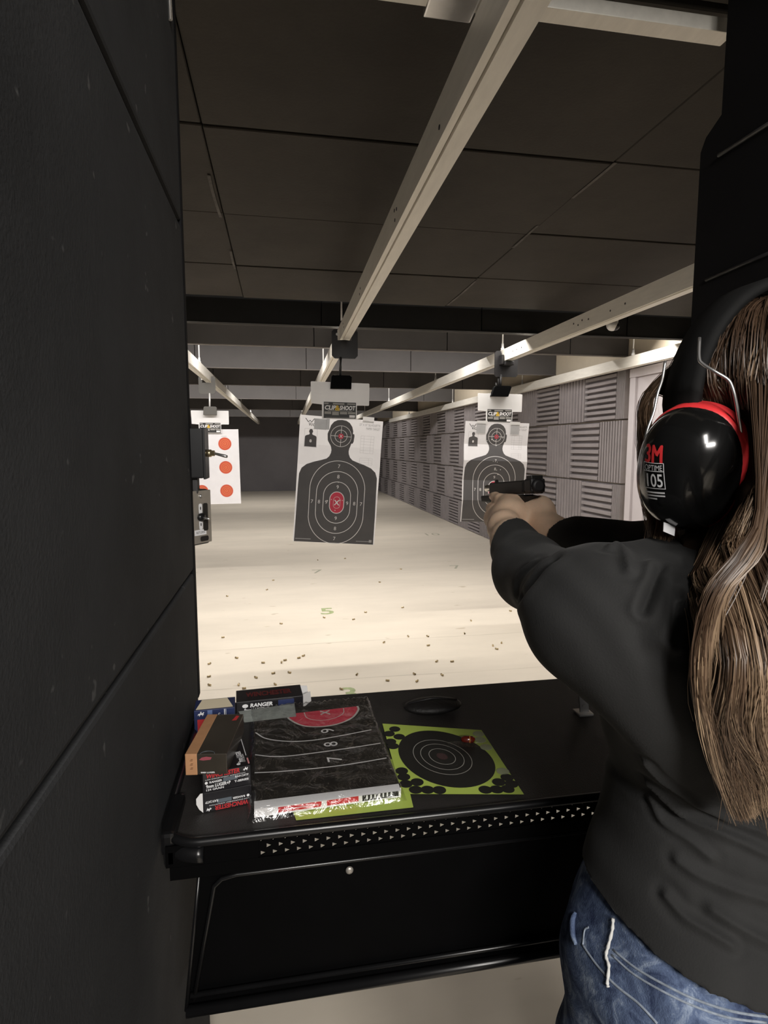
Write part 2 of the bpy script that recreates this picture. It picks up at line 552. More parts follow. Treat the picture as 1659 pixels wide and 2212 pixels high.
# ------------------------------------------------------------------ signed-distance modelling (numpy) for body and clothing
class Field:
    def __init__(self, lo, hi, h):
        self.lo, self.h = np.array(lo, float), h
        self.n = np.ceil((np.array(hi) - self.lo) / h).astype(int) + 1
        self.F = np.full(tuple(self.n), 1.0, np.float32)
        self.ax = [(self.lo[i] + h * np.arange(self.n[i])).astype(np.float32) for i in range(3)]

    def _block(self, lo, hi):
        s = []
        for i in range(3):
            a = int(max(0, math.floor((lo[i] - self.lo[i]) / self.h)))
            b = int(min(self.n[i], math.ceil((hi[i] - self.lo[i]) / self.h) + 1))
            if b <= a:
                return None, None
            s.append(slice(a, b))
        g = np.meshgrid(*[self.ax[i][s[i]] for i in range(3)], indexing='ij', sparse=True)
        return tuple(s), g

    def _blend(self, s, d, k):
        A = self.F[s]
        if k > 0:
            hh = np.maximum(k - np.abs(A - d), 0) / k
            self.F[s] = np.minimum(A, d) - hh * hh * k * 0.25
        else:
            self.F[s] = np.minimum(A, d)

    def cone(self, a, b, r1, r2, k=0.02, off=0.0):
        a, b = np.array(a, float), np.array(b, float)
        r1, r2 = r1 + off, r2 + off
        mg = max(r1, r2) + k + 2 * self.h
        s, g = self._block(np.minimum(a, b) - mg, np.maximum(a, b) + mg)
        if s is None:
            return
        ab = b - a
        L = max(ab @ ab, 1e-12)
        t = np.clip(((g[0] - a[0]) * ab[0] + (g[1] - a[1]) * ab[1] + (g[2] - a[2]) * ab[2]) / L, 0, 1)
        d = np.sqrt((g[0] - a[0] - t * ab[0]) ** 2 + (g[1] - a[1] - t * ab[1]) ** 2 + (g[2] - a[2] - t * ab[2]) ** 2) - (r1 + (r2 - r1) * t)
        self._blend(s, d.astype(np.float32), k)

    def ell(self, c, r, k=0.02, off=0.0, sub=False):
        c, r = np.array(c, float), np.array(r, float) + off
        mg = r + k + 2 * self.h
        s, g = self._block(c - mg, c + mg)
        if s is None:
            return
        q = np.sqrt(((g[0] - c[0]) / r[0]) ** 2 + ((g[1] - c[1]) / r[1]) ** 2 + ((g[2] - c[2]) / r[2]) ** 2)
        d = ((q - 1) * r.min()).astype(np.float32)
        if sub:
            self.F[s] = np.maximum(self.F[s], -d)
        else:
            self._blend(s, d, k)

    def loft(self, keys, k=0.02, off=0.0, p=2.3):
        """keys: rows (z, cx, cy, a, b) from bottom to top."""
        K = np.array(keys, float)
        mg = 0.08
        lo = (K[:, 1].min() - K[:, 3].max() - mg, K[:, 2].min() - K[:, 4].max() - mg, K[0, 0] - mg)
        hi = (K[:, 1].max() + K[:, 3].max() + mg, K[:, 2].max() + K[:, 4].max() + mg, K[-1, 0] + mg)
        s, g = self._block(lo, hi)
        z = self.ax[2][s[2]]
        zi = np.linspace(K[0, 0], K[-1, 0], 200)
        def smooth(c):
            y = np.interp(zi, K[:, 0], c)
            ker = np.hanning(25)
            ker /= ker.sum()
            return np.interp(np.clip(z, K[0, 0], K[-1, 0]), zi, np.convolve(np.pad(y, 12, 'edge'), ker, 'valid'))
        cx, cy, a, b = (smooth(K[:, i]) for i in range(1, 5))
        a, b = a + off, b + off
        q = (np.abs((g[0] - cx) / a) ** p + np.abs((g[1] - cy) / b) ** p) ** (1 / p)
        d = (q - 1) * np.minimum(a, b)
        dz = np.maximum(np.maximum(K[0, 0] - z, z - K[-1, 0]) - off, -1)
        d = np.where(dz > 0, np.sqrt(np.maximum(d, 0) ** 2 + dz ** 2), d)
        self._blend(s, d.astype(np.float32), k)

    def grid(self):
        return np.meshgrid(*self.ax, indexing='ij', sparse=True)

    def cut(self, d):
        """Keeps the part where d <= 0."""
        self.F = np.maximum(self.F, d.astype(np.float32))

    def nets(self):
        F, h = self.F, self.h
        S = F < 0
        c = np.zeros(tuple(self.n - 1), np.int8)
        for i in (0, 1):
            for j in (0, 1):
                for k in (0, 1):
                    c += S[i:self.n[0] - 1 + i, j:self.n[1] - 1 + j, k:self.n[2] - 1 + k]
        idx = np.argwhere((c > 0) & (c < 8))
        vid = np.full(tuple(self.n - 1), -1, np.int32)
        vid[idx[:, 0], idx[:, 1], idx[:, 2]] = np.arange(len(idx))
        acc = np.zeros((len(idx), 3))
        cnt = np.zeros(len(idx))
        cor = [(i, j, k) for i in (0, 1) for j in (0, 1) for k in (0, 1)]
        val = {q: F[idx[:, 0] + q[0], idx[:, 1] + q[1], idx[:, 2] + q[2]] for q in cor}
        for p in cor:
            for ax in range(3):
                if p[ax] == 0:
                    q = tuple(1 if i == ax else p[i] for i in range(3))
                    a, b = val[p], val[q]
                    x = (a < 0) != (b < 0)
                    t = np.where(x, a / np.where(np.abs(a - b) < 1e-9, 1e-9, a - b), 0)
                    pos = np.tile(np.array(p, float), (len(idx), 1))
                    pos[:, ax] += t
                    acc[x] += pos[x]
                    cnt[x] += 1
        V = self.lo + h * (idx + acc / np.maximum(cnt, 1)[:, None])
        faces = []
        for ax in range(3):
            A = np.take(S, range(self.n[ax] - 1), ax)
            B = np.take(S, range(1, self.n[ax]), ax)
            e = np.argwhere(A != B)
            o1, o2 = [(1, 2), (2, 0), (0, 1)][ax]
            ok = (e[:, o1] > 0) & (e[:, o2] > 0) & (e[:, o1] < self.n[o1] - 1) & (e[:, o2] < self.n[o2] - 1)
            e = e[ok]
            ins = A[e[:, 0], e[:, 1], e[:, 2]]
            d1 = np.zeros(3, int)
            d1[o1] = 1
            d2 = np.zeros(3, int)
            d2[o2] = 1
            q = [e - d1 - d2, e - d2, e, e - d1]
            ids = np.stack([vid[x[:, 0], x[:, 1], x[:, 2]] for x in q], 1)
            ids[~ins] = ids[~ins][:, ::-1]
            faces.append(ids)
        Q = np.concatenate(faces)
        Q = Q[(Q >= 0).all(1)]
        return V, Q


def quads_mesh(name, V, Q, m):
    me = bpy.data.meshes.new(name)
    me.vertices.add(len(V))
    me.vertices.foreach_set('co', np.ascontiguousarray(V, dtype=np.float32).ravel())
    w = Q.shape[1]
    me.loops.add(Q.size)
    me.loops.foreach_set('vertex_index', np.ascontiguousarray(Q, dtype=np.int32).ravel())
    me.polygons.add(len(Q))
    me.polygons.foreach_set('loop_start', np.arange(0, Q.size, w, dtype=np.int32))
    me.polygons.foreach_set('use_smooth', np.ones(len(Q), bool))
    me.update(calc_edges=True)
    me.validate()
    me.materials.append(M[m] if isinstance(m, str) else m)
    return me


def vnormals(V, Q):
    N = np.zeros_like(V)
    fn = np.cross(V[Q[:, 2]] - V[Q[:, 0]], V[Q[:, 3]] - V[Q[:, 1]])
    for i in range(4):
        np.add.at(N, Q[:, i], fn)
    return N / np.maximum(np.linalg.norm(N, axis=1), 1e-12)[:, None]


def relax(V, Q, it=2, w=0.5):
    """Laplacian smoothing, shrink-compensated."""
    E = np.concatenate([Q[:, [0, 1]], Q[:, [1, 2]], Q[:, [2, 3]], Q[:, [3, 0]]])
    cnt = np.bincount(E.ravel(), minlength=len(V)).astype(float)
    for k in range(it * 2):
        acc = np.zeros_like(V)
        for i in range(3):
            acc[:, i] = np.bincount(E[:, 0], V[E[:, 1], i], len(V)) + np.bincount(E[:, 1], V[E[:, 0], i], len(V))
        V = V + (w if k % 2 == 0 else -w * 1.03) * (acc / np.maximum(cnt, 1)[:, None] - V)
    return V


def polydist(P, line):
    best = np.full(len(P), 1e9)
    for a, b in zip(line[:-1], line[1:]):
        ab = b - a
        t = np.clip((P - a) @ ab / max(ab @ ab, 1e-12), 0, 1)
        best = np.minimum(best, np.linalg.norm(P - a - t[:, None] * ab, axis=1))
    return best


def spline(pts, n):
    """Catmull-Rom through points (numpy), n samples."""
    P = np.array(pts, float)
    P = np.vstack([2 * P[0] - P[1], P, 2 * P[-1] - P[-2]])
    t = np.linspace(0, len(P) - 3 - 1e-9, n)
    i = np.floor(t).astype(int)
    f = (t - i)[:, None]
    a, b, c, d = P[i], P[i + 1], P[i + 2], P[i + 3]
    return 0.5 * (2 * b + (c - a) * f + (2 * a - 5 * b + 4 * c - d) * f ** 2 + (3 * b - a - 3 * c + d) * f ** 3)
# ================================================================== the setting
def struct(name, me, parent=None, loc=(0, 0, 0), rot=(0, 0, 0)):
    o = link(name, me, parent, loc, rot)
    if parent is None:
        o['kind'] = 'structure'
    return o


RW, BW, LW = 3.40, 20.4, -4.6           # right wall, back wall, left wall of the range
ZB = 2.385                              # underside of the ceiling baffles
FLOOR = struct('floor', MB().box((LW - 0.1, -3.2, -0.1), (RW + 0.1, BW + 0.1, 0)).mesh('floor', 'floor'))
for s, x, y, size in (('3', 0.39, 3.42, 0.17), ('5', 0.40, 5.25, 0.20), ('7', 0.423, 7.0, 0.2), ('10', 2.58, 9.7, 0.22), ('7', 2.16, 6.96, 0.2), ('5', 2.2, 5.25, 0.2)):
    d = Decal().text(s, x, y, size, bold=0.02 if s in '35' else 0.0)
    d.put('painted_number', 'green_paint' if s in '35' and x < 1 else 'grey_paint', FLOOR, lambda u, v, h: (u, v, h), 0.0006)
# shallow seams across the painted floor
M['floor_seam'] = mat('floor_seam', (0.58, 0.52, 0.43), 0.6, var=0.12, vscale=2)
for y in (3.62, 4.35, 6.75):
    Decal().rect(-4.4, y, 3.3, y + 0.012).put('floor_seam', M['floor_seam'], FLOOR, lambda u, v, h: (u, v + 0.012 * math.sin(u * 3.1), h), 0.0004, cuts_u=[k * 0.15 - 4.5 for k in range(54)])

struct('wall_back', MB().box((LW - 0.1, BW, 0), (RW + 0.1, BW + 0.1, 3.3)).mesh('wall_back', 'backwall'))
struct('wall_far_left', MB().box((LW - 0.1, 1.3, 0), (LW, BW, 3.3)).mesh('wall_far_left', 'backwall'))
WALL_R = struct('wall_right', MB().box((RW, 1.3, 0), (RW + 0.1, BW, 3.3)).mesh('wall_right', 'cream'))
struct('wall_rear', MB().box((LW - 0.1, -3.3, 0), (RW + 0.1, -3.2, 3.3)).mesh('wall_rear', mat('shop_wall', (0.3, 0.3, 0.3), 0.9, var=0.05)))

# acoustic foam tiles on the right wall: wedge ribs, alternating upright and level
def foam_tile_mesh(n):
    w = 0.62
    V, Fc = [(0, 0.004, 0.004), (0, w - 0.004, 0.004), (0, w - 0.004, w - 0.004), (0, 0.004, w - 0.004), (-0.016, 0.004, 0.004), (-0.016, w - 0.004, 0.004), (-0.016, w - 0.004, w - 0.004), (-0.016, 0.004, w - 0.004)], [(4, 5, 6, 7), (0, 1, 5, 4), (1, 2, 6, 5), (2, 3, 7, 6), (3, 0, 4, 7)]
    for k in range(n):
        a, q = k * w / n, w / n
        ys = [a + 0.06 * q, a + 0.22 * q, a + 0.70 * q, a + 0.86 * q]
        xs = [-0.016, -0.062, -0.062, -0.016]
        b = len(V)
        for z in (0.006, w - 0.006):
            V += [(xs[i], ys[i], z) for i in range(4)]
        Fc += [(b, b + 1, b + 5, b + 4), (b + 1, b + 2, b + 6, b + 5), (b + 2, b + 3, b + 7, b + 6), (b + 3, b + 2, b + 1, b), (b + 4, b + 5, b + 6, b + 7)]
    return mesh_from('foam_tile', V, Fc, 'foam')


FT = foam_tile_mesh(9)
rows = [(-0.12, 0.5, 0.64), (0.505, 0.625, 0.64), (1.135, 0.635, 0.64), (1.775, 0.54, 0.64)]
DOOR_Y0, DOOR_Y1 = 4.18, 5.20
for ri, (z0, hz, _w) in enumerate(rows):
    zz0, zz1 = max(z0, 0.0), z0 + hz + (0.12 if ri == 0 else 0)
    if ri == 0:
        zz1 = 0.5
    y = 5.30 if ri % 2 == 0 else 5.30
    first = 0.44 if ri in (0, 2) else 0.15
    k = 0
    while y < BW - 0.05:
        w = first if k == 0 else 0.62
        w = min(w, BW - y)
        upright = (k % 2 == 0) if ri in (0, 2) else (k % 2 == 0)
        sx = w / 0.62
        sz = (zz1 - zz0) / 0.62
        o = link('foam_tile', FT, WALL_R)
        if upright:
            o.location = (RW, y, zz0)
            o.scale = (1, sx, sz)
        else:
            o.rotation_euler = (math.radians(90), 0, 0)      # ribs run along the wall
            o.location = (RW, y + w, zz0)
            o.scale = (1, sz, sx)
        y += w
        k += 1
    if ri == 3:                                             # short upright strip above the door
        for yy in (4.05, 4.66):
            o = link('foam_tile', FT, WALL_R, (RW, yy, 2.26))
            o.scale = (1, 1, 0.09)

# door in the right wall
D1 = struct('door_1', MB().box((RW - 0.035, DOOR_Y0 + 0.06, 0.01), (RW - 0.003, DOOR_Y1 - 0.06, 2.16), 0.003).mesh('door_1', 'door'))
f = MB()
f.box((RW - 0.06, DOOR_Y1 - 0.06, 0), (RW - 0.002, DOOR_Y1 + 0.03, 2.16), 0.004)
f.box((RW - 0.06, DOOR_Y0 - 0.03, 0), (RW - 0.002, DOOR_Y0 + 0.06, 2.16), 0.004)
f.box((RW - 0.062, DOOR_Y0 - 0.035, 2.162), (RW - 0.002, DOOR_Y1 + 0.035, 2.245), 0.004)
f.put('door_frame', 'door', D1)
f = MB()
for z0, z1 in ((0.2, 1.0), (1.15, 2.03)):
    for y0, y1, a, b in ((4.4, 4.98, z0, z0 + 0.02), (4.4, 4.98, z1 - 0.02, z1), (4.4, 4.42, z0, z1), (4.96, 4.98, z0, z1)):
        f.box((RW - 0.042, y0, a), (RW - 0.034, y1, b), 0.002)
f.put('panel_moulding', 'door', D1)
MB().tube([(RW - 0.03, 4.36, 1.0), (RW - 0.09, 4.36, 1.0), (RW - 0.09, 4.48, 1.0)], 0.011).put('door_handle', 'steel', D1)

# near ceiling: big dark boards with open joints
CEIL = struct('ceiling', MB().box((LW, -0.6, 2.53), (RW, 4.17, 2.56)).mesh('ceiling', 'joint_shade_black'))
xs = [-4.42, -3.02, -1.62, -0.22, 1.18, 2.58, 3.4]
ys = [-0.12, 0.59, 1.30, 2.01, 2.72, 3.45, 4.15]
for i in range(len(xs) - 1):
    for j in range(len(ys) - 1):
        g = 0.007 if j < 4 else 0.004
        dz = RNG.uniform(-0.004, 0.004)
        o = MB().box((xs[i] + 0.002, ys[j] + g, 2.50 + dz), (xs[i + 1] - 0.002, ys[j + 1] - g, 2.529), 0.003, 1).put('ceiling_board', 'ceil', CEIL)
M['rubbed'] = mat('rubbed_board', (0.085, 0.078, 0.07), 0.9, var=0.6, vscale=9)
# pale rubbed streaks along two joints of the boards
for x, y0, y1 in ((-0.235, 2.35, 2.75), (-0.225, 3.2, 3.5), (1.18, 2.0, 2.3), (1.17, 2.6, 2.9), (1.185, 3.5, 4.1)):
    Decal().rect(x - 0.006, y0, x + 0.006, y1).put('rubbed_streak', M['rubbed'], CEIL, lambda u, v, h: (u + 0.004 * math.sin(v * 7), v, 2.4945), 0, cuts_v=[y0 + k * 0.05 for k in range(1, 12)])
struct('ceiling_upper', MB().box((LW - 0.1, 4.1, 3.3), (RW + 0.1, BW + 0.1, 3.4)).mesh('ceiling_upper', 'ceil_far'))
struct('ceiling_shop', MB().box((LW - 0.1, -3.3, 2.8), (RW + 0.1, -0.55, 2.9)).mesh('ceiling_shop', 'ceil_far'))

# baffles hung across the range, each a row of boards with a lit highlight painted as a paler lower edge
BAF = [4.42, 5.36, 6.9, 8.75, 11.2, 14.3, 17.6]
for i, y in enumerate(BAF):
    mname = 'joint_shade_black' if i == 0 else 'baffle'  # first baffle takes a darker copy of the board for its shade
    T = struct('trim_%d' % (i + 1), MB().box((LW, y, ZB), (RW - 0.001, y + 0.05, ZB + 0.008)).box((LW, y + 0.035, ZB + 0.008), (RW - 0.001, y + 0.05, 2.98 if i else 2.74)).mesh('trim', 'joint_shade_black' if i == 0 else 'baffle_edge_lit'))
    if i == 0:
        link('lit_edge', MB().box((LW, y + 0.05, ZB - 0.003), (RW - 0.001, y + 0.056, ZB + 0.008)).mesh('lit_edge', 'baffle_edge_lit'), T)
    x = LW + 0.06
    off = 0.25
    xb = [LW]
    while xb[-1] + 1.23 < RW:
        xb.append(xb[-1] + 1.23)
    xb.append(RW - 0.001)
    for a, b in zip(xb[:-1], xb[1:]):
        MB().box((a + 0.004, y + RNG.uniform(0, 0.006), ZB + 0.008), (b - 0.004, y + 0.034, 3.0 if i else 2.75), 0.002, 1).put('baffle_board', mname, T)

# ------------------------------------------------------------------ booth partitions on either side of the lane
PX, PXR, PY = -0.183, 0.955, 1.26
pl = thing('booth_partition', 'tall black carpeted booth partition with scuffed panels left of the bench', 'partition', (PX, 0, 0))
for z0, z1 in ((0.0, 1.236), (1.244, 1.932), (1.944, 2.49)):
    MB().box((PX - 0.07, -0.7, z0), (PX, PY, z1), 0.006).put('panel', 'booth', pl, (-PX, 0, 0))
MB().box((PX - 0.066, -0.69, 0), (PX - 0.012, PY - 0.01, 2.49)).put('core', 'booth_edge', pl, (-PX, 0, 0))
m = MB()
m.box((PX - 0.075, PY, 0.96), (PX + 0.001, PY + 0.025, 2.49), 0.004)
m.put('end_trim', 'booth_edge', pl, (-PX, 0, 0))
m = MB()
m.tube([(PX + 0.003, PY - 0.06, 2.27), (PX + 0.003, PY - 0.06, 2.49)], 0.0035, 8)
m.put('metal_edging', 'steel', pl, (-PX, 0, 0), label='bright metal edging strip near the top')

M['conduit_grey'] = mat('conduit_grey', (0.06, 0.06, 0.06), 0.5)
pr = thing('booth_partition', 'black booth partition with stepped upper edge behind the shooter', 'partition', (PXR, 0, 0))
m = MB()
m.prism([(-0.7, 0), (PY, 0), (PY, 2.165), (PY - 0.015, 2.19), (PY - 0.06, 2.215), (PY - 0.06, 2.49), (-0.7, 2.49)], 0.05, 'X', 0.0)
m.put('panel', 'booth_edge', pr)
MB().tube([at_x(1552, 336, PXR - 0.006) - Vector((PXR, 0, 0)), at_x(1659, 268, PXR - 0.006) - Vector((PXR, 0, 0)), at_x(1760, 205, PXR - 0.006) - Vector((PXR, 0, 0))], 0.004, 8).put('conduit', 'conduit_grey', pr, label='thin grey conduit')
MB().tube([at_x(1525, 605, PXR - 0.003) - Vector((PXR, 0, 0)), at_x(1700, 530, PXR - 0.003) - Vector((PXR, 0, 0))], 0.004, 6).put('panel_seam', 'blackm', pr)

# ------------------------------------------------------------------ target rails
RAIL_Z = 2.24
PROF = [(0, 0), (0.004, 0), (0.004, 0.006), (0.021, 0.006), (0.023, 0.016), (0.025, 0.0), (0.069, 0), (0.069, 0.1), (0.055, 0.1), (0.055, 0.094), (0, 0.1)]


def rail(x0, y0, y1, label, rods, mirror=False, holes=(), skew=0.011):
    t = thing('target_rail', label, 'rail', (x0, y0, RAIL_Z), (0, 0, -skew), group='target rails hung down the range')
    pr_ = [(-a if mirror else a, b) for a, b in PROF]
    pr_ = [(p, q) for p, q in pr_]
    m = MB()
    m.prism(pr_, y1 - y0, 'Y', 0)
    m.put('channel', 'steel_cream', t)
    xs_ = 0.03 * (-1 if mirror else 1)
    for yy in rods:
        r_ = MB().tube([(xs_, yy - y0, 0.1), (xs_, yy - y0, 0.72)], 0.0065, 8).put('hanger_rod', 'white_metal' if yy > 4.6 else 'steel', t)
        m = MB()
        m.tube([(xs_, yy - y0, 0.095), (xs_, yy - y0, 0.125), (xs_, yy - y0, 0.13), (xs_, yy - y0, 0.165)], [0.017, 0.017, 0.012, 0.010], 8)
        m.put('coupling', 'white_metal' if yy > 4.6 else 'blackm', r_)
    if holes:
        m = MB()
        for (yy, zz) in holes:
            m.tube([(-0.0015, yy - y0, zz), (0.003, yy - y0, zz)], 0.006, 10)
        h = m.put('bolt_hole', 'blackm', t)
        h['kind'] = 'stuff'
    return t


R1 = rail(0.384, 0.35, 19.5, 'nearest cream steel target rail running down the middle of the lane', (4.33, 6.45, 9.0, 11.8, 15.0), holes=((2.02, 0.055), (2.05, 0.03), (2.06, 0.065), (3.0, 0.05), (3.03, 0.03), (3.9, 0.06), (3.86, 0.03), (1.46, 0.03)))
R2 = rail(1.87, 0.5, 19.5, 'second cream target rail, hung over the right-hand silhouette target', (5.0, 7.35, 10.8, 14.2), holes=((3.05, 0.05), (3.2, 0.045), (3.45, 0.05), (3.53, 0.06), (3.58, 0.04), (3.64, 0.06), (4.5, 0.05), (4.6, 0.05), (4.68, 0.05)))
R3 = rail(3.20, 1.0, 17.5, 'farthest right target rail alongside the foam-covered wall', (5.05, 7.6, 10.9, 14.8), skew=0.004)
R4 = rail(-0.81, 1.5, 19.5, 'left target rail leading to the orange dot target', (6.3, 8.9, 11.9, 15.0), mirror=True)

st = thing('ceiling_strut', 'flat cream metal strut across the ceiling above the near rail', 'strut', (0.62, 1.278, 2.42))
MB().box((-0.62, -0.022, 0), (0.40, 0.022, 0.03), 0.002).put('bar', 'steel_cream', st)
m = MB()
m.box((-0.30, -0.05, -0.006), (-0.195, 0.045, 0.035), 0.004)
m.box((-0.19, -0.06, -0.08), (-0.165, 0.03, 0.035), 0.003)
m.put('rail_bracket', 'steel', st)
m = MB()
m.tube([(0.415, 0, -0.004), (0.415, 0, 0.05)], 0.012, 10)
m.ball((0.415, 0, -0.006), 0.011, 8)
m.put('end_bolt', 'steel', st)
m = MB()
m.tube([(0.415, 0, 0.03), (0.415, 0, 0.08)], 0.006, 8)
m.put('rod', 'steel', st)

# security camera under the nearest baffle
sc_ = thing('security_camera', 'small white dome security camera under the nearest baffle above the right rail', 'camera', at(1322, 700, 4.34), (0, 0, 0.5))
m = MB()
m.tube([(0, 0, 0.06), (0, 0, 0.02), (0, 0, 0.0)], [0.045, 0.047, 0.042], 20)
m.put('mount', 'white_metal', sc_)
MB().ball((0, -0.004, -0.008), 0.046, 12).put('housing', 'white_metal', sc_)
MB().ball((0.012, -0.022, -0.018), 0.034, 12).put('lens', 'black_plastic', sc_)

# ------------------------------------------------------------------ switch boxes at the end of the left partition
def toggle(parent, c, d, L=0.03):
    c, d = Vector(c), Vector(d).normalized()
    m = MB()
    m.tube([c, c + d * 0.009, c + d * 0.0095, c + d * 0.016], [0.008, 0.008, 0.006, 0.006], 10)
    s = m.put('switch', 'brass', parent)
    dd = (d + Vector((0, 0, -0.25))).normalized()
    MB().tube([c + d * 0.014, c + d * 0.014 + dd * L * 0.8, c + d * 0.014 + dd * L], [0.0025, 0.0035, 0.0028], 10).put('lever', 'steel', s)


b1 = thing('switch_box', 'plain black electrical box with one toggle on the partition end, upper of two', 'switch', (-0.176, 1.30, 1.487))
m = MB()
m.box((-0.03, -0.03, -0.052), (0.018, 0.03, 0.052), 0.003)
m.box((0.018, -0.033, -0.054), (0.023, 0.033, 0.054), 0.001)
m.put('housing', 'black_plastic', b1)
toggle(b1, (0.023, 0.0, 0.0), (1, -0.15, 0))
b2 = thing('switch_box', 'grey metal switch plate with RETURN tag on the partition end, below the black box', 'switch', (-0.178, 1.30, 1.35), (0, 0, math.radians(-38)))
MB().box((-0.035, -0.028, -0.06), (0.008, 0.028, 0.06), 0.006, 3).put('housing', 'black_plastic', b2)
MB().box((0.008, -0.03, -0.056), (0.011, 0.031, 0.058), 0.001, 1).put('face_plate', 'plate', b2)
fn = lambda u, v, h: (0.011 + h, u, v)
d = Decal()
d.poly(rrect(-0.006, 0.008, 0.004, 0.03, 0.004)).poly(rrect(-0.006, -0.026, 0.004, -0.006, 0.004)).rect(-0.02, -0.038, 0.014, -0.026)
d.put('switch_tag', 'print_white', b2, fn, 0.0006)
d = Decal()
d.text('RETURN', -0.003, -0.032, 0.005, width=0.024)
d.poly(circle(-0.001, 0.02, 0.0015, 10, 0.004)).poly(circle(-0.001, -0.015, 0.0015, 10, 0.004))
d.poly(rrect(-0.004, -0.052, 0.02, -0.041, 0.004))
d.poly(rrect(0.006, -0.03, 0.02, 0.03, 0.004))
d.put('switch_lettering', 'ink_dark', b2, fn, 0.0009)
MB().ball((0.012, 0.0, 0.046), 0.004, 8).put('screw', 'steel', b2)
m = MB()
m.ball((0.014, -0.001, 0.001), 0.009, 10, (0.8, 1.2, 1))
s = m.put('switch_boot', 'black_plastic', b2)
MB().tube([(0.018, -0.001, 0.0), (0.036, 0.0, -0.002)], 0.0022, 8).put('lever', 'steel', s)
MB().box((-0.205, 1.285, 1.40), (-0.172, 1.315, 1.44), 0.005).put('conduit_stub', 'blackm', b1, (0.176, -1.30, -1.487))

# ------------------------------------------------------------------ paper targets, hangers and carriers
IN = 0.0254
FOLDS = [0.0, 7.7, 14.7, 21.6, 27.2, 35.0]


def silhouette_outline():
    half = [(11.2, 0.03), (11.1, 8), (11.0, 16), (10.9, 19), (10.3, 20.6), (9.0, 21.7), (7.0, 22.5), (5.0, 23.1), (3.6, 23.6), (2.9, 24.3), (2.5, 25.2), (2.4, 26.0), (2.55, 26.8), (2.75, 27.3), (3.0, 28.2), (3.35, 28.2), (3.6, 28.7), (3.75, 30.4), (3.6, 30.9), (3.25, 30.8), (3.3, 31.6), (2.95, 32.8), (2.2, 33.8), (1.2, 34.35), (0, 34.5)]
    return half + [(-x, y) for x, y in reversed(half[:-1])]


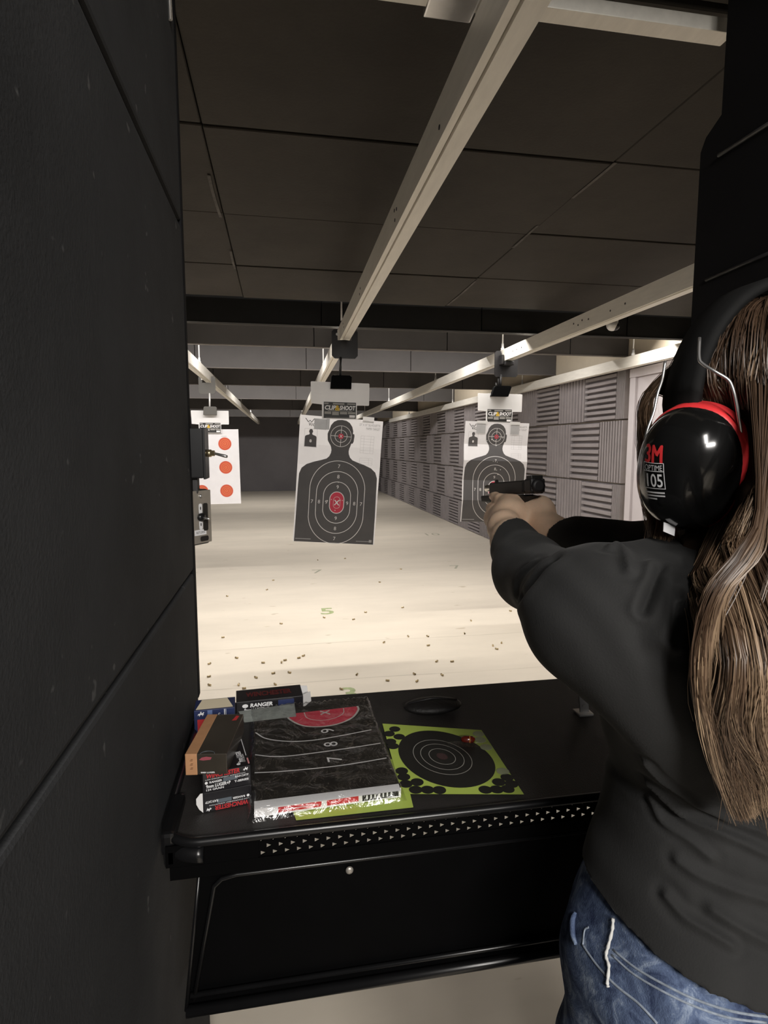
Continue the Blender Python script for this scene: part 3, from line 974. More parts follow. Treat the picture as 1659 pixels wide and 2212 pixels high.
def paper_target(loc, roll, yaw, label, folds_amp, holes, tapes, logo, curl=0.0):
    t = thing('paper_target', label, 'target', loc, (0, roll, yaw), group='silhouette paper targets')
    W, Hh = 23.0, 35.0
    kz = [(0 if i % 2 == 0 else folds_amp) for i in range(len(FOLDS))]

    def fn(u, v, h):
        y = np.interp(v, FOLDS, kz) + curl * (u / 11.5) ** 2 * (1 - v / 35)
        return (u * IN, -y - h, (v - Hh) * IN)
    cv = FOLDS[1:-1]
    cu = (-6, 0, 6)
    Decal().rect(-W / 2, 0, W / 2, Hh).put('sheet', 'paper', t, fn, 0.0, cv, cu)
    Decal().poly(silhouette_outline()).put('silhouette', 'ink', t, fn, 0.0006, cv, cu)
    lw = 0.17
    c0 = 11.5
    for hw, hh in ((7.8, 11.75), (5.9, 8.8), (3.9, 5.9)):
        Decal().ring(stadium(0, c0, hw, hh), stadium(0, c0, hw - lw, hh - lw)).put('score_ring', 'ink_white', t, fn, 0.0010, cv, cu)
    Decal().ring(stadium(0, c0, 2.1, 3.1), stadium(0, c0, 1.9, 2.9)).put('score_ring', 'ink_white', t, fn, 0.0012, cv, cu)
    Decal().poly(stadium(0, c0, 1.9, 2.9)).put('centre_zone', 'ink_red', t, fn, 0.0010, cv, cu, label='red oval centre zone')
    d = Decal().ring(stadium(0, c0, 1.0, 1.65), stadium(0, c0, 0.92, 1.57))
    d.text('X', 0, c0, 1.4, bold=0.03)
    d.put('centre_mark', 'ink_white', t, fn, 0.0014, cv, cu)
    for s, a, b in (('7', 6.9, 10.2), ('8', 4.95, 7.3), ('9', 2.95, 4.4)):
        for x, y in ((-a, c0), (a, c0), (0, c0 + b), (0, c0 - b)):
            Decal().text(s, x, y, 1.0).put('score_number', 'ink_white', t, fn, 0.0014, cv)
    hc = 30.0
    d = Decal()
    for r_ in (2.95, 1.75):
        d.ring(circle(0, hc, r_, 48), circle(0, hc, r_ - 0.14, 48))
    for a in range(4):
        c, s = round(math.cos(a * math.pi / 2)), round(math.sin(a * math.pi / 2))
        d.line((c * 0.75, hc + s * 0.75), (c * 2.9, hc + s * 2.9), 0.14)
    d.put('head_ring', 'ink_white', t, fn, 0.0010, cv)
    Decal().poly(circle(0, hc, 0.75, 24)).put('head_centre', 'ink_red', t, fn, 0.0010, cv, label='red head centre')
    Decal().text('X', 0, hc, 0.8, bold=0.02).put('head_mark', 'ink_pale' if logo == 'WIGH' else 'ink_white', t, fn, 0.0013)
    # corner prints
    d = Decal()
    d.line((-10.0, 34.2), (-9.2, 33.2), 0.16).line((-9.2, 33.2), (-8.75, 33.7), 0.14).line((-8.75, 33.7), (-8.3, 33.2), 0.14).line((-8.3, 33.2), (-7.6, 34.2), 0.16)
    d.line((-9.0, 33.1), (-8.8, 32.3), 0.14).line((-8.5, 33.1), (-8.7, 32.3), 0.14)
    d.text(logo[1:], -8.35, 32.15, 0.85, 'L', slant=0.15, width=0.62 * len(logo[1:]))
    d.put('maker_mark', 'ink_dark', t, fn, 0.0008, cv)
    d = Decal()
    d.text('23" X 35" SILHOUETTE', 10.8, 33.35, 0.62, 'R', width=5.9)
    d.text('PAPER TARGET', 10.8, 32.35, 0.62, 'R', width=3.9)
    d.put('size_lettering', 'ink_grey', t, fn, 0.0008, cv)
    d = Decal()
    x0, y0, x1, y1 = -10.0, 26.4, -6.6, 31.4
    for p, q in (((x0, y0), (x1, y0)), ((x1, y0), (x1, y1)), ((x1, y1), (x0, y1)), ((x0, y1), (x0, y0))):
        d.line(p, q, 0.05)
    for k in range(7):
        d.line((5.6, 25.8 + k * 0.8), (9.3, 25.8 + k * 0.8), 0.035)
    for x in (5.6, 6.5, 8.4, 9.3):
        d.line((x, 25.8), (x, 30.6), 0.035)
    d.put('score_table', 'ink_grey', t, fn, 0.0008, cv)['kind'] = 'stuff'
    d = Decal()
    for k in range(4):
        d.line((5.6, 22.6 + k * 0.6), (9.2, 22.6 + k * 0.6), 0.03)
    for x in (5.6, 8.2, 9.2):
        d.line((x, 22.6), (x, 24.4), 0.03)
    d.put('score_table', 'ink_grey', t, fn, 0.0008, cv)['kind'] = 'stuff'
    Decal().poly([(-8.3 + x * 0.145, 26.5 + y * 0.14) for x, y in silhouette_outline()]).put('small_silhouette', 'ink', t, fn, 0.0009, cv)
    Decal().ring(stadium(-8.3, 28.1, 0.3, 0.42, 24), stadium(-8.3, 28.1, 0.05, 0.1, 24)).put('small_centre', 'ink_white', t, fn, 0.0012)
    d = Decal()
    d.rect(-10.9, 0.75, -6.6, 0.95)
    d.put('footer_print', 'ink_grey', t, fn, 0.0010)
    d = Decal()
    d.rect(6.2, 0.75, 9.9, 0.9)
    d.rect(9.9, 0.6, 10.7, 1.35)
    d.put('footer_print', 'ink_grey', t, fn, 0.0010)
    if holes:
        for x, y, r_ in holes:
            d = Decal().poly([(x + r_ * (1 + 0.25 * math.sin(k * 2.3 + x)) * math.cos(k * math.pi / 5), y + r_ * (1 + 0.25 * math.cos(k * 1.7 + y)) * math.sin(k * math.pi / 5)) for k in range(10)])
            d.put('bullet_hole', 'card_white', t, fn, 0.0017)
    for x0, y0, x1, y1, up in tapes:
        d = Decal().poly([(x0, y0), (x1, y0), (x1, y1), (x0, y1)])
        d.put('tape_strip', 'card_white' if up else 'tape', t, fn, 0.003 if up else 0.0020)
    return t


def hanger(loc, roll, yaw, label, with_legs=True, dim=False):
    t = thing('target_hanger', label, 'hanger', loc, (0, roll, yaw), group='clip-on target hangers')
    o = [(-0.205, 0), (-0.2, -0.145), (-0.125, -0.15), (-0.125, -0.245), (0.118, -0.245), (0.118, -0.15), (0.2, -0.15), (0.205, -0.145), (0.205, 0.0), (0.2, 0.004), (-0.2, 0.004)]
    MB().prism(o, 0.006, 'Y', 0.0, 0.001).put('board', 'card_white', t)
    fn = lambda u, v, h: (u, -h, v)
    Decal().rect(-0.114, -0.243, 0.112, -0.132).put('label_card', 'ink_dark', t, fn, 0.0008)
    d = Decal()
    d.text('CLIP', -0.108, -0.184, 0.028, 'L', width=0.078, bold=0.03, slant=0.15)
    d.put('label_title', 'ink_white', t, fn, 0.0013)
    d = Decal()
    d.text('SHOOT', -0.004, -0.184, 0.028, 'L', width=0.108, bold=0.03, slant=0.15)
    d.put('label_title', 'ink_white', t, fn, 0.0013)
    Decal().text('&', -0.017, -0.172, 0.036, bold=0.03).put('label_ampersand', 'yellow', t, fn, 0.0011)
    d = Decal()
    for x0, x1, y0, y1 in ((-0.11, -0.08, -0.147, -0.138), (-0.05, 0.03, -0.149, -0.138), (0.05, 0.108, -0.147, -0.138), (-0.086, 0.086, -0.194, -0.19),
                           (-0.108, -0.062, -0.215, -0.198), (-0.055, -0.008, -0.222, -0.198), (0.0, 0.05, -0.215, -0.198), (0.056, 0.108, -0.212, -0.198), (-0.1, 0.1, -0.239, -0.237)):
        d.rect(x0, y0, x1, y1)
    d.put('label_text_block', 'ink_pale', t, fn, 0.0011)
    Decal().rect(0.066, -0.236, 0.106, -0.219).put('label_barcode_patch', 'ink_white', t, fn, 0.0014)
    return t


def carrier(loc, label, rod_to, clamp_tilt=0.0, plate_side=False, pale=False, clamp_y=0.0, dx=0.0):
    t = thing('target_carrier', label, 'carrier', loc, (0, 0, 0), group='target carriers on the rails')
    m = MB()
    if plate_side:
        m.prism([(-0.085, -0.16), (0.095, -0.16), (0.11, -0.145), (0.11, 0.045), (0.095, 0.06), (0.052, 0.06), (0.05, -0.036), (-0.042, -0.036), (-0.044, 0.06), (-0.085, 0.06), (-0.10, 0.045), (-0.10, -0.145)], 0.012, 'Y', -0.006)
        m.box((-0.040, -0.09, -0.07), (0.045, 0.10, -0.036), 0.008)
        m.box((-0.062, -0.07, -0.06), (-0.042, 0.07, 0.02), 0.004)
    else:
        m.prism([(-0.075, -0.15), (0.065, -0.15), (0.085, -0.13), (0.085, 0.03), (0.07, 0.045), (0.042, 0.045), (0.040, -0.028), (-0.006, -0.024), (-0.054, -0.028), (-0.056, 0.045), (-0.08, 0.045), (-0.095, 0.03), (-0.095, -0.13)], 0.012, 'Y', -0.006)
    m.put('plate', 'trolley_grey' if pale else 'blackm', t)
    if not plate_side:
        MB().tube([(-0.058, -0.012, 0.012), (-0.058, 0.0, 0.012)], 0.009, 12).put('plate_bolt', 'white_metal', t)
    m = MB()
    m.tube([(dx, 0.0, -0.14), (dx - 0.004, 0, rod_to + 0.03)], 0.0095, 10)
    if plate_side:
        m.tube([(dx - 0.02, 0.01, -0.15), (dx - 0.02, 0, rod_to + 0.03)], 0.007, 8)
        m.tube([(dx - 0.04, 0.01, -0.21), (dx - 0.04, 0, rod_to + 0.03)], 0.006, 8)
    m.put('rod', 'white_metal' if pale else 'blackm', t)
    w = 0.074 if not plate_side else 0.08
    m = MB()
    o = [(-w, rod_to - 0.045), (-w + 0.006, rod_to + 0.035), (-w + 0.016, rod_to + 0.046), (w - 0.014, rod_to + 0.046), (w + 0.0, rod_to + 0.035), (w - 0.004, rod_to - 0.045)]
    o = [(x + dx + clamp_tilt * (z - rod_to), z) for x, z in o]
    m.prism(o, 0.05, 'Y', -0.028 + clamp_y, 0.003)
    m.put('clamp', 'trolley_grey' if pale else 'panel_black', t)
    return t


# centre target
carrier((0.462, 4.12, RAIL_Z + 0.02), 'black trolley plate with rod and clamp on the middle rail', -0.312, dx=-0.034)
hanger((0.425, 4.125, 1.944), math.radians(1.2), 0, 'white T-shaped hanger board with black label above the centre silhouette target')
paper_target((0.437, 4.135, 1.703), math.radians(4.3), 0, 'silhouette target with red centre, hanging tilted in the middle lane', 0.008,
             [(-1.55, 12.3, 0.13), (0.9, 12.2, 0.16), (1.55, 12.2, 0.13), (-0.35, 9.3, 0.14), (-2.6, 11.9, 0.17), (0.1, 17.2, 0.1)],
             [(-7.6, 31.4, -4.2, 34.3, False), (5.7, 34.25, 8.9, 35.9, True), (-4.3, 31.5, -3.4, 34.5, False)], 'WIG')
# right target
carrier((1.953, 4.93, RAIL_Z + 0.03), 'black trolley with twin rods and clamp on the right rail', -0.285, 0.3, plate_side=True, dx=-0.04)
hanger((1.915, 4.94, 1.962), math.radians(0.6), 0, 'white T-shaped hanger board with black label above the right silhouette target')
paper_target((1.895, 4.955, 1.719), math.radians(1.8), math.radians(-2), 'silhouette target folded in zigzag behind the pistol', 0.02,
             [(0.6, 24.7 - 3.5, 0.13), (-0.9, 21.4, 0.12), (0.6, 18.4, 0.15), (2.0, 18.6, 0.17), (1.2, 16.9, 0.2), (-1.6, 29.0, 0.25), (-1.0, 28.6, 0.2), (-0.4, 28.5, 0.18), (2.3, 29.7, 0.18), (0.1, 26.9, 0.16), (-3.3, 28.6, 0.14), (-3.9, 7.9, 0.25)],
             [(-7.4, 31.0, -4.2, 35.15, False), (4.9, 31.0, 8.0, 35.15, False), (-7.4, 34.3, -3.6, 35.3, True), (4.4, 34.3, 8.1, 35.3, True)], 'WIGH')
# left dot target
carrier((-0.778, 6.86, RAIL_Z + 0.0), 'grey trolley plate and clamp on the left rail', -0.335, 0, pale=True, dx=0.02)
hanger((-0.765, 6.88, 1.905), 0, 0, 'white hanger board with black label beside the partition, above the dot target')
t = thing('paper_target', 'white target with rows of orange ringed dots, beyond the switch boxes', 'target', (-0.752, 6.9, 1.70), (0, math.radians(-0.6), 0))
fn = lambda u, v, h: (u, -h, v)
Decal().rect(-0.292, -0.85, 0.292, 0).put('sheet', 'paper', t, fn, 0)
for ix in (-1, 1):
    for iz in range(3):
        cx, cz = ix * 0.137, -0.163 - iz * 0.268
        ring = Decal().poly(circle(cx, cz, 0.072, 40)).put('dot', 'orange', t, fn, 0.001)
        d = Decal()
        for ra, rb in ((0.052, 0.047), (0.034, 0.029), (0.015, 0.009)):
            d.ring(circle(cx, cz, ra, 32), circle(cx, cz, rb, 32))
        d.put('dot_ring', 'orange_pale', ring, fn, 0.002)
Decal().rect(0.1, -0.08, 0.16, -0.076).put('caption_line', 'ink_grey', t, fn, 0.001)

# ------------------------------------------------------------------ spent casings on the floor
PIX = [(455, 1432), (455, 1460), (455, 1480), (514, 1421), (515, 1480), (523, 1487), (550, 1462), (572, 1431), (594, 1453), (596, 1479), (608, 1429), (612, 1426), (628, 1453), (642, 1421), (653, 1417), (588, 1253), (578, 1273), (610, 1347), (485, 1376), (489, 1287), (702, 1334), (766, 1337), (772, 1455), (740, 1489), (747, 1206), (686, 1209), (818, 1257), (828, 1388), (864, 1229), (867, 1312), (881, 1373), (893, 1454), (899, 1472), (841, 1470), (922, 1373), (922, 1394), (945, 1427), (953, 1456), (980, 1428), (1003, 1367), (1018, 1341), (1065, 1395), (1076, 1402), (1083, 1389), (1105, 1320), (787, 1322)]
CASE = {(455, 1432): 'brass casing at the top of three in a column beside the left partition edge', (455, 1460): 'middle casing of three in a column beside the left partition edge', (455, 1480): 'lowest casing of three in a column beside the left partition edge',
        (740, 1489): 'brass casing lying on the green painted 3', (588, 1253): 'dark casing on the floor left of the middle target, farthest of the larger ones', (653, 1417): 'right casing of the pair left of the painted 3, pointing sideways', (642, 1421): 'left casing of the pair left of the painted 3',
        (1083, 1389): 'upper right casing of the trio near the shooter elbow', (1076, 1402): 'lowest casing of the trio near the shooter elbow', (1065, 1395): 'left casing of the trio near the shooter elbow', (766, 1337): 'dark casing lying to the right below the painted 5', (702, 1334): 'small casing lying just below the painted 5'}
cme = MB().tube([(0, 0, 0), (0.0015, 0, 0), (0.002, 0, 0), (0.0035, 0, 0), (0.004, 0, 0), (0.0235, 0, 0), (0.0235, 0, 0), (0.012, 0, 0)], [0.0062, 0.0062, 0.0048, 0.0048, 0.0062, 0.0060, 0.0050, 0.0046], 12).mesh('shell_casing', 'brass')
for i, (x, y) in enumerate(PIX):
    p = at_z(x, y, 0.0064)
    o = link('shell_casing', cme, None, p, (0, 0, RNG.uniform(0, 6.28)))
    tag(o, CASE.get((x, y), 'spent brass pistol casing scattered on the beige range floor'), 'casing', 'spent casings on the floor')
# ================================================================== the bench
TZ = 0.95
BX0, BX1, BY0, BY1 = -0.178, 0.95, 0.795, 1.248
bench = thing('shooting_bench', 'black shooting bench with a rimmed top and perforated front strip', 'bench', (0.38, 1.0, 0.9))
BO = (-0.38, -1.0, -0.9)
out = rrect(BX0, BY0, BX1, BY1, 0.055, 8)
m = MB()
m.prism(out, 0.004, 'Z', TZ - 0.004)
m.put('tabletop', 'bench', bench, BO)
# rolled rim along the outline
m = MB()
rim = [(x, y, TZ + 0.003) for x, y in rrect(BX0 + 0.004, BY0 - 0.004, BX1 - 0.004, BY1 + 0.004, 0.055, 10)]
i0 = max(range(len(rim)), key=lambda i: rim[i][1] - abs(rim[i][0] - BX1) * 0.01)
rim = rim[i0:] + rim[:i0]
left_front = [p for p in rim if p[1] < 1.2]
m.tube(left_front, 0.0068, 10)
m.put('rim', 'bench_gloss', bench, BO)
# thick shoulder below the rim at the left corner
m = MB()
m.tube([(x + 0.004, y + 0.005, TZ - 0.018) for x, y, z in left_front if x < -0.09], 0.013, 10)
m.put('tray_edge', 'bench_gloss', bench, BO)


def perforated(x0, x1, y, z_top):
    """Thin steel strip with three staggered rows of triangular holes."""
    cw, ch = 0.0172, 0.0105
    V, Fc = [], []
    nx = int((x1 - x0) / cw) + 1
    for r_ in range(3):
        zb = z_top - (r_ + 1) * ch
        sh = (0.5 * cw if r_ == 1 else 0.0)
        for i in range(nx):
            a = x0 + i * cw + sh
            A, B, C, D = (a, zb), (a + cw, zb), (a + cw, zb + ch), (a, zb + ch)
            j = 0.0
            p1, p2, p3 = (a + 0.0035, zb + 0.0016), (a + 0.0118, zb + 0.0052), (a + 0.0035, zb + 0.0088)
            b = len(V)
            V += [(q[0], y, q[1]) for q in (A, B, C, D, p1, p2, p3)]
            Fc += [(b, b + 1, b + 5, b + 4), (b + 1, b + 2, b + 5), (b + 2, b + 3, b + 6, b + 5), (b + 3, b, b + 4, b + 6)]
        if r_ == 1:
            b = len(V)
            V += [(x0, y, zb), (x0 + sh, y, zb), (x0 + sh, y, zb + ch), (x0, y, zb + ch)]
            Fc.append((b, b + 1, b + 2, b + 3))
    return V, Fc, x0 + nx * cw


V, Fc, xe = perforated(-0.0415, 0.94, 0.799, 0.9455)
me = mesh_from('perforated_strip', V, Fc, 'panel_black')
ps = link('perforated_strip', me, bench, BO, label='strip with three rows of triangular holes')
sol = ps.modifiers.new('thickness', 'SOLIDIFY')
sol.thickness = 0.0022
m = MB()
m.box((BX0 + 0.01, 0.797, 0.9145), (-0.0415, 0.801, 0.9465))
m.box((BX0 + 0.015, 0.797, 0.895), (0.945, 0.801, 0.9142))
m.put('apron', 'panel_black', bench, BO)

# front panel below: flat sheet, raised border, rolled foot
def fy(x, y):
    p = at(x, y, 0.8)
    return (p.x, p.z)


L0, L1 = fy(430, 1862), fy(402, 2190)
I0, I1 = fy(456, 1908), fy(418, 2168)
zt, zb = 0.905, L1[1] - 0.004
m = MB()
m.prism([(L1[0], zb), (0.945, zb), (0.945, zt), (L0[0] - 0.003, zt)], 0.004, 'Y', 0.812)
m.put('front_panel', 'panel_black', bench, BO)
m = MB()
m.tube([(L0[0], 0.807, zt), (L1[0], 0.803, zb + 0.006)], 0.0028, 8)
m.put('corner_bead', 'bench_gloss', bench, BO)
m = MB()
ip = [(0.93, 0.809, I0[1] + 0.002), (I0[0] + 0.035, 0.809, I0[1] + 0.002), (I0[0] + 0.014, 0.809, I0[1] - 0.002), (I0[0] + 0.003, 0.809, I0[1] - 0.012), (I0[0], 0.809, I0[1] - 0.028), (I1[0], 0.806, I1[1])]
m.tube(ip, 0.0035, 8)
m.put('recess_edge', 'bench_gloss', bench, BO)
m = MB()
m.tube([(L1[0], 0.803, zb + 0.004), (0.945, 0.803, zb + 0.004)], 0.008, 10)
m.tube([(L1[0] + 0.006, 0.806, zb + 0.026), (0.945, 0.806, zb + 0.026)], 0.004, 8)
m.put('foot_roll', 'bench_gloss', bench, BO)
for x, y in ((497, 1856), (756, 1886)):
    p = fy(x, y)
    MB().ball((p[0], 0.806, p[1]), 0.006, 8, (1, 0.6, 1)).put('panel_bolt', 'plate', bench, BO)
m = MB()
m.box((-0.175, 0.80, 0.930), (-0.155, 0.90, 0.964), 0.006)
m.box((-0.172, 0.797, 0.912), (-0.15, 0.83, 0.945), 0.008)
m.put('corner_bracket', 'bench_gloss', bench, BO)

# chrome latch standing on the bench
br = thing('metal_bracket', 'small steel upright bracket on the far right of the bench top', 'bracket', (0.609, 1.065, TZ))
MB().box((-0.016, -0.014, 0.0005), (0.016, 0.016, 0.006), 0.0015).put('foot', 'steel', br)
m = MB()
m.prism([(-0.009, 0.005), (0.011, 0.005), (0.006, 0.045), (-0.004, 0.066), (-0.016, 0.070), (-0.014, 0.050)], 0.004, 'Y', -0.004, 0.001)
m.put('upright', 'steel', br)
MB().tube([(-0.002, -0.006, 0.02), (-0.002, 0.004, 0.02)], 0.004, 10).put('bolt', 'steel', br)

# low black form standing for a dark smear near the back of the bench
po = thing('dark_form', 'low black rounded form at the back edge of the bench top', 'dark_form', at_z(935, 1535, TZ + 0.001))
m = MB()
m.ball((0, 0, 0.012), 1.0, 12, (0.062, 0.034, 0.0125))
m.put('body', mat('dark_form_black', (0.008, 0.007, 0.007), 0.6, bump=0.3, bscale=200), po)
MB().tube([(-0.052, 0.0, 0.02), (0, 0.004, 0.0255), (0.052, 0.0, 0.02)], 0.002, 6).put('zip', 'blackm', po)  # thin dark ridge across the form

# ------------------------------------------------------------------ ammunition boxes
def ammo(loc, rz, dims, label, m_body='box_black'):
    t = thing('ammo_box', label, 'box', loc, (0, 0, rz), group='ammunition boxes on the bench')
    w, d, h = dims
    MB().box((0, 0, 0), (w, d, h), 0.0012, 2).put('carton', m_body, t)
    return t


def face_fns(w, d, h):
    return (lambda u, v, k: (u, -k - 0.0002, v)), (lambda u, v, k: (u, v, h + k + 0.0002)), (lambda u, v, k: (w + k + 0.0002, u, v))


def horse(d, x, y, s, flip=1):
    """Small galloping-rider emblem."""
    pts = [(-1, 0.1), (-0.5, 0.35), (-0.25, 0.3), (-0.2, 0.8), (0.05, 1.0), (0.2, 0.75), (0.15, 0.4), (0.5, 0.45), (0.8, 0.75), (1.05, 0.55), (0.75, 0.2), (0.95, -0.3), (0.6, -0.1), (0.55, -0.7), (0.3, -0.15), (-0.2, -0.1), (-0.55, -0.75), (-0.6, -0.1), (-1.1, -0.4), (-0.85, 0.0)]
    d.poly([(x + flip * a * s, y + flip * b * s) for a, b in pts])


def ranger_front(t, w, h, d, up=True):
    f, top, side = face_fns(w, d, h)
    rot = 0.0 if up else math.pi
    def X(u, v):
        return (u * w, v * h) if up else ((1 - u) * w, (1 - v) * h)
    a = Decal()
    x, y = X(0.07, 0.74)
    a.text('WINCHESTER', x, y, h * 0.22, 'L', width=w * 0.70, bold=0.03, slant=0.12, rot=rot)
    a.put('red_title', 'print_red', t, f, 0.0002)
    a = Decal()
    x, y = X(0.89, 0.84)
    horse(a, x, y, h * 0.12, 1 if up else -1)
    x, y = X(0.06, 0.64)
    a.text('LAW ENFORCEMENT AMMUNITION', x, y, h * 0.055, 'L', width=w * 0.82, rot=rot)
    x, y = X(0.14, 0.47)
    a.text('RANGER', x, y, h * 0.10, 'L', width=w * 0.26, bold=0.03, rot=rot)
    x, y = X(0.075, 0.515)
    a.poly(circle(x, y, h * 0.07, 16))
    if up:
        x, y = X(0.07, 0.25)
        a.text('9mm LUGER+P', x, y, h * 0.16, 'L', width=w * 0.5, bold=0.03)
        a.text('124 GRAIN', x, y - h * 0.15, h * 0.10, 'L', width=w * 0.36, bold=0.02)
        a.text('T-SERIES', w * 0.95, h * 0.27, h * 0.10, 'R', width=w * 0.3, bold=0.03)
        a.text('RA9124TP', w * 0.95, h * 0.50, h * 0.10, 'R', width=w * 0.28, bold=0.02)
    else:
        x, y = X(0.70, 0.42)
        a.text('RA9124TP', x, y, h * 0.12, 'L', width=w * 0.26, bold=0.02, rot=rot)
    a.put('white_print', 'print_white', t, f, 0.0004)
    a = Decal()
    x0, y0 = X(0.42, 0.42)
    x1, y1 = X(0.72, 0.62)
    a.rect(min(x0, x1), min(y0, y1), max(x0, x1), max(y0, y1))
    a.put('grey_print', 'print_grey', t, f, 0.0001)


p0 = at_z(440, 1757, TZ)
W, Dp, Hh = 0.0715, 0.122, 0.0312
low = ammo((p0.x, p0.y, TZ + 0.0004), math.radians(10), (W, Dp, Hh), 'black ammunition box with upside-down red lettering, bottom of the front stack')
ranger_front(low, W, Hh, Dp, False)
m = MB()
m.prism([(-0.0005, 0.0), (-0.006, 0.006), (-0.010, 0.015), (-0.010, 0.024), (-0.004, 0.031), (-0.0005, 0.031)], 0.0006, 'Y', 0.001)
m.put('open_flap', 'box_white', low)
mid = ammo((p0.x, p0.y - 0.001, TZ + 0.0004 + Hh + 0.0003), math.radians(11.5), (W, Dp, Hh), 'black ammunition box reading 9mm LUGER+P 124 GRAIN, under the copper-striped box')
ranger_front(mid, W, Hh, Dp, True)
f, top, side = face_fns(W, Dp, Hh)
a = Decal()
a.text('9mm LUGER', 0.062, 0.012, 0.0075, 'L', width=0.035, bold=0.03, rot=math.pi / 2)
a.text('124 GRAIN', 0.0655, 0.012, 0.0032, 'L', width=0.024, rot=math.pi / 2)
a.poly(circle(0.0545, 0.008, 0.003, 16))
a.rect(0.0685, 0.03, 0.0695, 0.11)
a.put('top_print', 'print_white', mid, top, 0.0003)
a = Decal().rect(0.0685, 0.004, 0.0708, 0.022)
a.put('top_stripe', mat('pink_stripe', (0.6, 0.25, 0.25), 0.5), mid, top, 0.0003)

pb = (-0.147, 0.861, TZ + 2 * Hh + 0.0012)
BW_, BD, BH = 0.061, 0.13, 0.0325
brown = ammo(pb, math.radians(-7.5), (BW_, BD, BH), 'dark ammunition box with a copper stripe down one side, topmost of the front stack', 'box_brown')
f, top, side = face_fns(BW_, BD, BH)
cs = MB().box((-0.0004, -0.0004, -0.0002), (0.0172, BD + 0.0004, BH + 0.0004), 0.001).put('copper_stripe', 'copper', brown, label='copper coloured card stripe')
a = Decal()
for zz in (0.009, 0.0155, 0.022):
    a.rect(0.0065, zz, 0.0105, zz + 0.0011).rect(0.0078, zz + 0.002, 0.0112, zz + 0.003)
a.put('stripe_print', mat('brown_print', (0.16, 0.07, 0.03), 0.6), brown, f, 0.0006)
a = Decal().poly([(0.020, 0.0235), (0.026, 0.0225), (0.037, 0.0235), (0.039, 0.0272), (0.031, 0.0285), (0.024, 0.0272)])
a.put('red_mark', mat('dull_red_print', (0.28, 0.06, 0.08), 0.5), brown, f, 0.0003)
a = Decal().poly([(0.046, 0.105), (0.0535, 0.106), (0.0555, 0.1215), (0.050, 0.1235), (0.0485, 0.114)])
a.put('red_mark', 'print_red', brown, top, 0.0003)
a = Decal().text('9MM LUGER', 0.022, 0.0025, 0.0022, 'L', width=0.021, bold=0.03)
a.put('white_print', 'print_white', brown, f, 0.0004)
m = MB()
m.tube([(0.022 + 0.0105 - 0.0105 * math.cos(k * math.pi / 12), 0.0002 + 0.0075 * math.sin(k * math.pi / 12), BH + 0.0004) for k in range(13)], 0.0004, 5)
m.put('thumb_notch', 'print_grey', brown)

# back boxes
p1 = (-0.172, 1.118, TZ + 0.0004)
bl = ammo(p1, math.radians(3), (0.076, 0.05, 0.046), 'small dark blue and red ammunition box with a raised cream flap, against the partition', 'box_blue')
f, top, side = face_fns(0.076, 0.05, 0.046)
a = Decal().rect(0.006, 0.0, 0.03, 0.028)
a.put('red_panel', 'print_red', bl, f, 0.0003)
a = Decal()
horse(a, 0.013, 0.038, 0.006)
a.put('rider_emblem', 'print_white', bl, f, 0.0004)
a = Decal()
a.rect(0.056, 0.03, 0.0575, 0.045).rect(0.059, 0.03, 0.0598, 0.045).text('S', 0.047, 0.034, 0.008)
a.put('white_print', 'print_white', bl, f, 0.0004)
a = Decal().rect(0.025, 0.03, 0.034, 0.045)
a.put('grey_print', mat('pale_blue_print', (0.12, 0.17, 0.34), 0.4), bl, f, 0.0003)
m = MB()
m.prism([(0.003, 0), (0.073, 0), (0.062, 0.022), (0.014, 0.022)], 0.0008, 'Y', 0)
m.put('raised_flap', 'box_cream', bl, (0, 0.004, 0.0462), (math.radians(-62), 0, 0), label='cream unprinted card flap')

p2 = at_z(507, 1543, TZ)
rb = ammo((-0.098, 1.180, TZ + 0.0004), math.radians(4.0), (0.137, 0.06, 0.030), 'black ammunition box lettered RANGER at the back edge, its end open')
f, top, side = face_fns(0.137, 0.06, 0.030)
a = Decal()
a.text('RANGER', 0.028, 0.0165, 0.0075, 'L', width=0.046, bold=0.04, slant=0.15)
a.poly(circle(0.018, 0.020, 0.006, 18, 0.004))
a.text('9mm LUGER+P', 0.016, 0.0075, 0.007, 'L', width=0.05, bold=0.03)
a.rect(0.006, 0.002, 0.045, 0.0032)
a.put('white_print', 'print_white', rb, f, 0.0004)
a = Decal().rect(0.085, 0.014, 0.118, 0.026)
a.put('blue_print', 'box_blue', rb, f, 0.0003)
Decal().text('WINCHESTER', 0.02, 0.020, 0.022, 'L', width=0.095, bold=0.03).put('red_title', mat('dark_red_print', (0.13, 0.012, 0.012), 0.4), rb, top, 0.0003)
m = MB()
m.prism([(0, 0), (0.030, 0.003), (0.027, 0.026), (0, 0.029)], 0.0008, 'Y', 0)
m.put('end_flap', 'box_white', rb, (0.1372, 0.006, 0.0005), (0, 0, math.radians(48)), label='white inner side of the open end flap')
m = MB()
m.prism([(0, 0.002), (0.018, 0.006), (0.015, 0.026), (0, 0.029)], 0.0008, 'Y', 0)
m.put('end_flap', 'box_white', rb, (0.1372, 0.054, 0.0005), (0, 0, math.radians(15)))

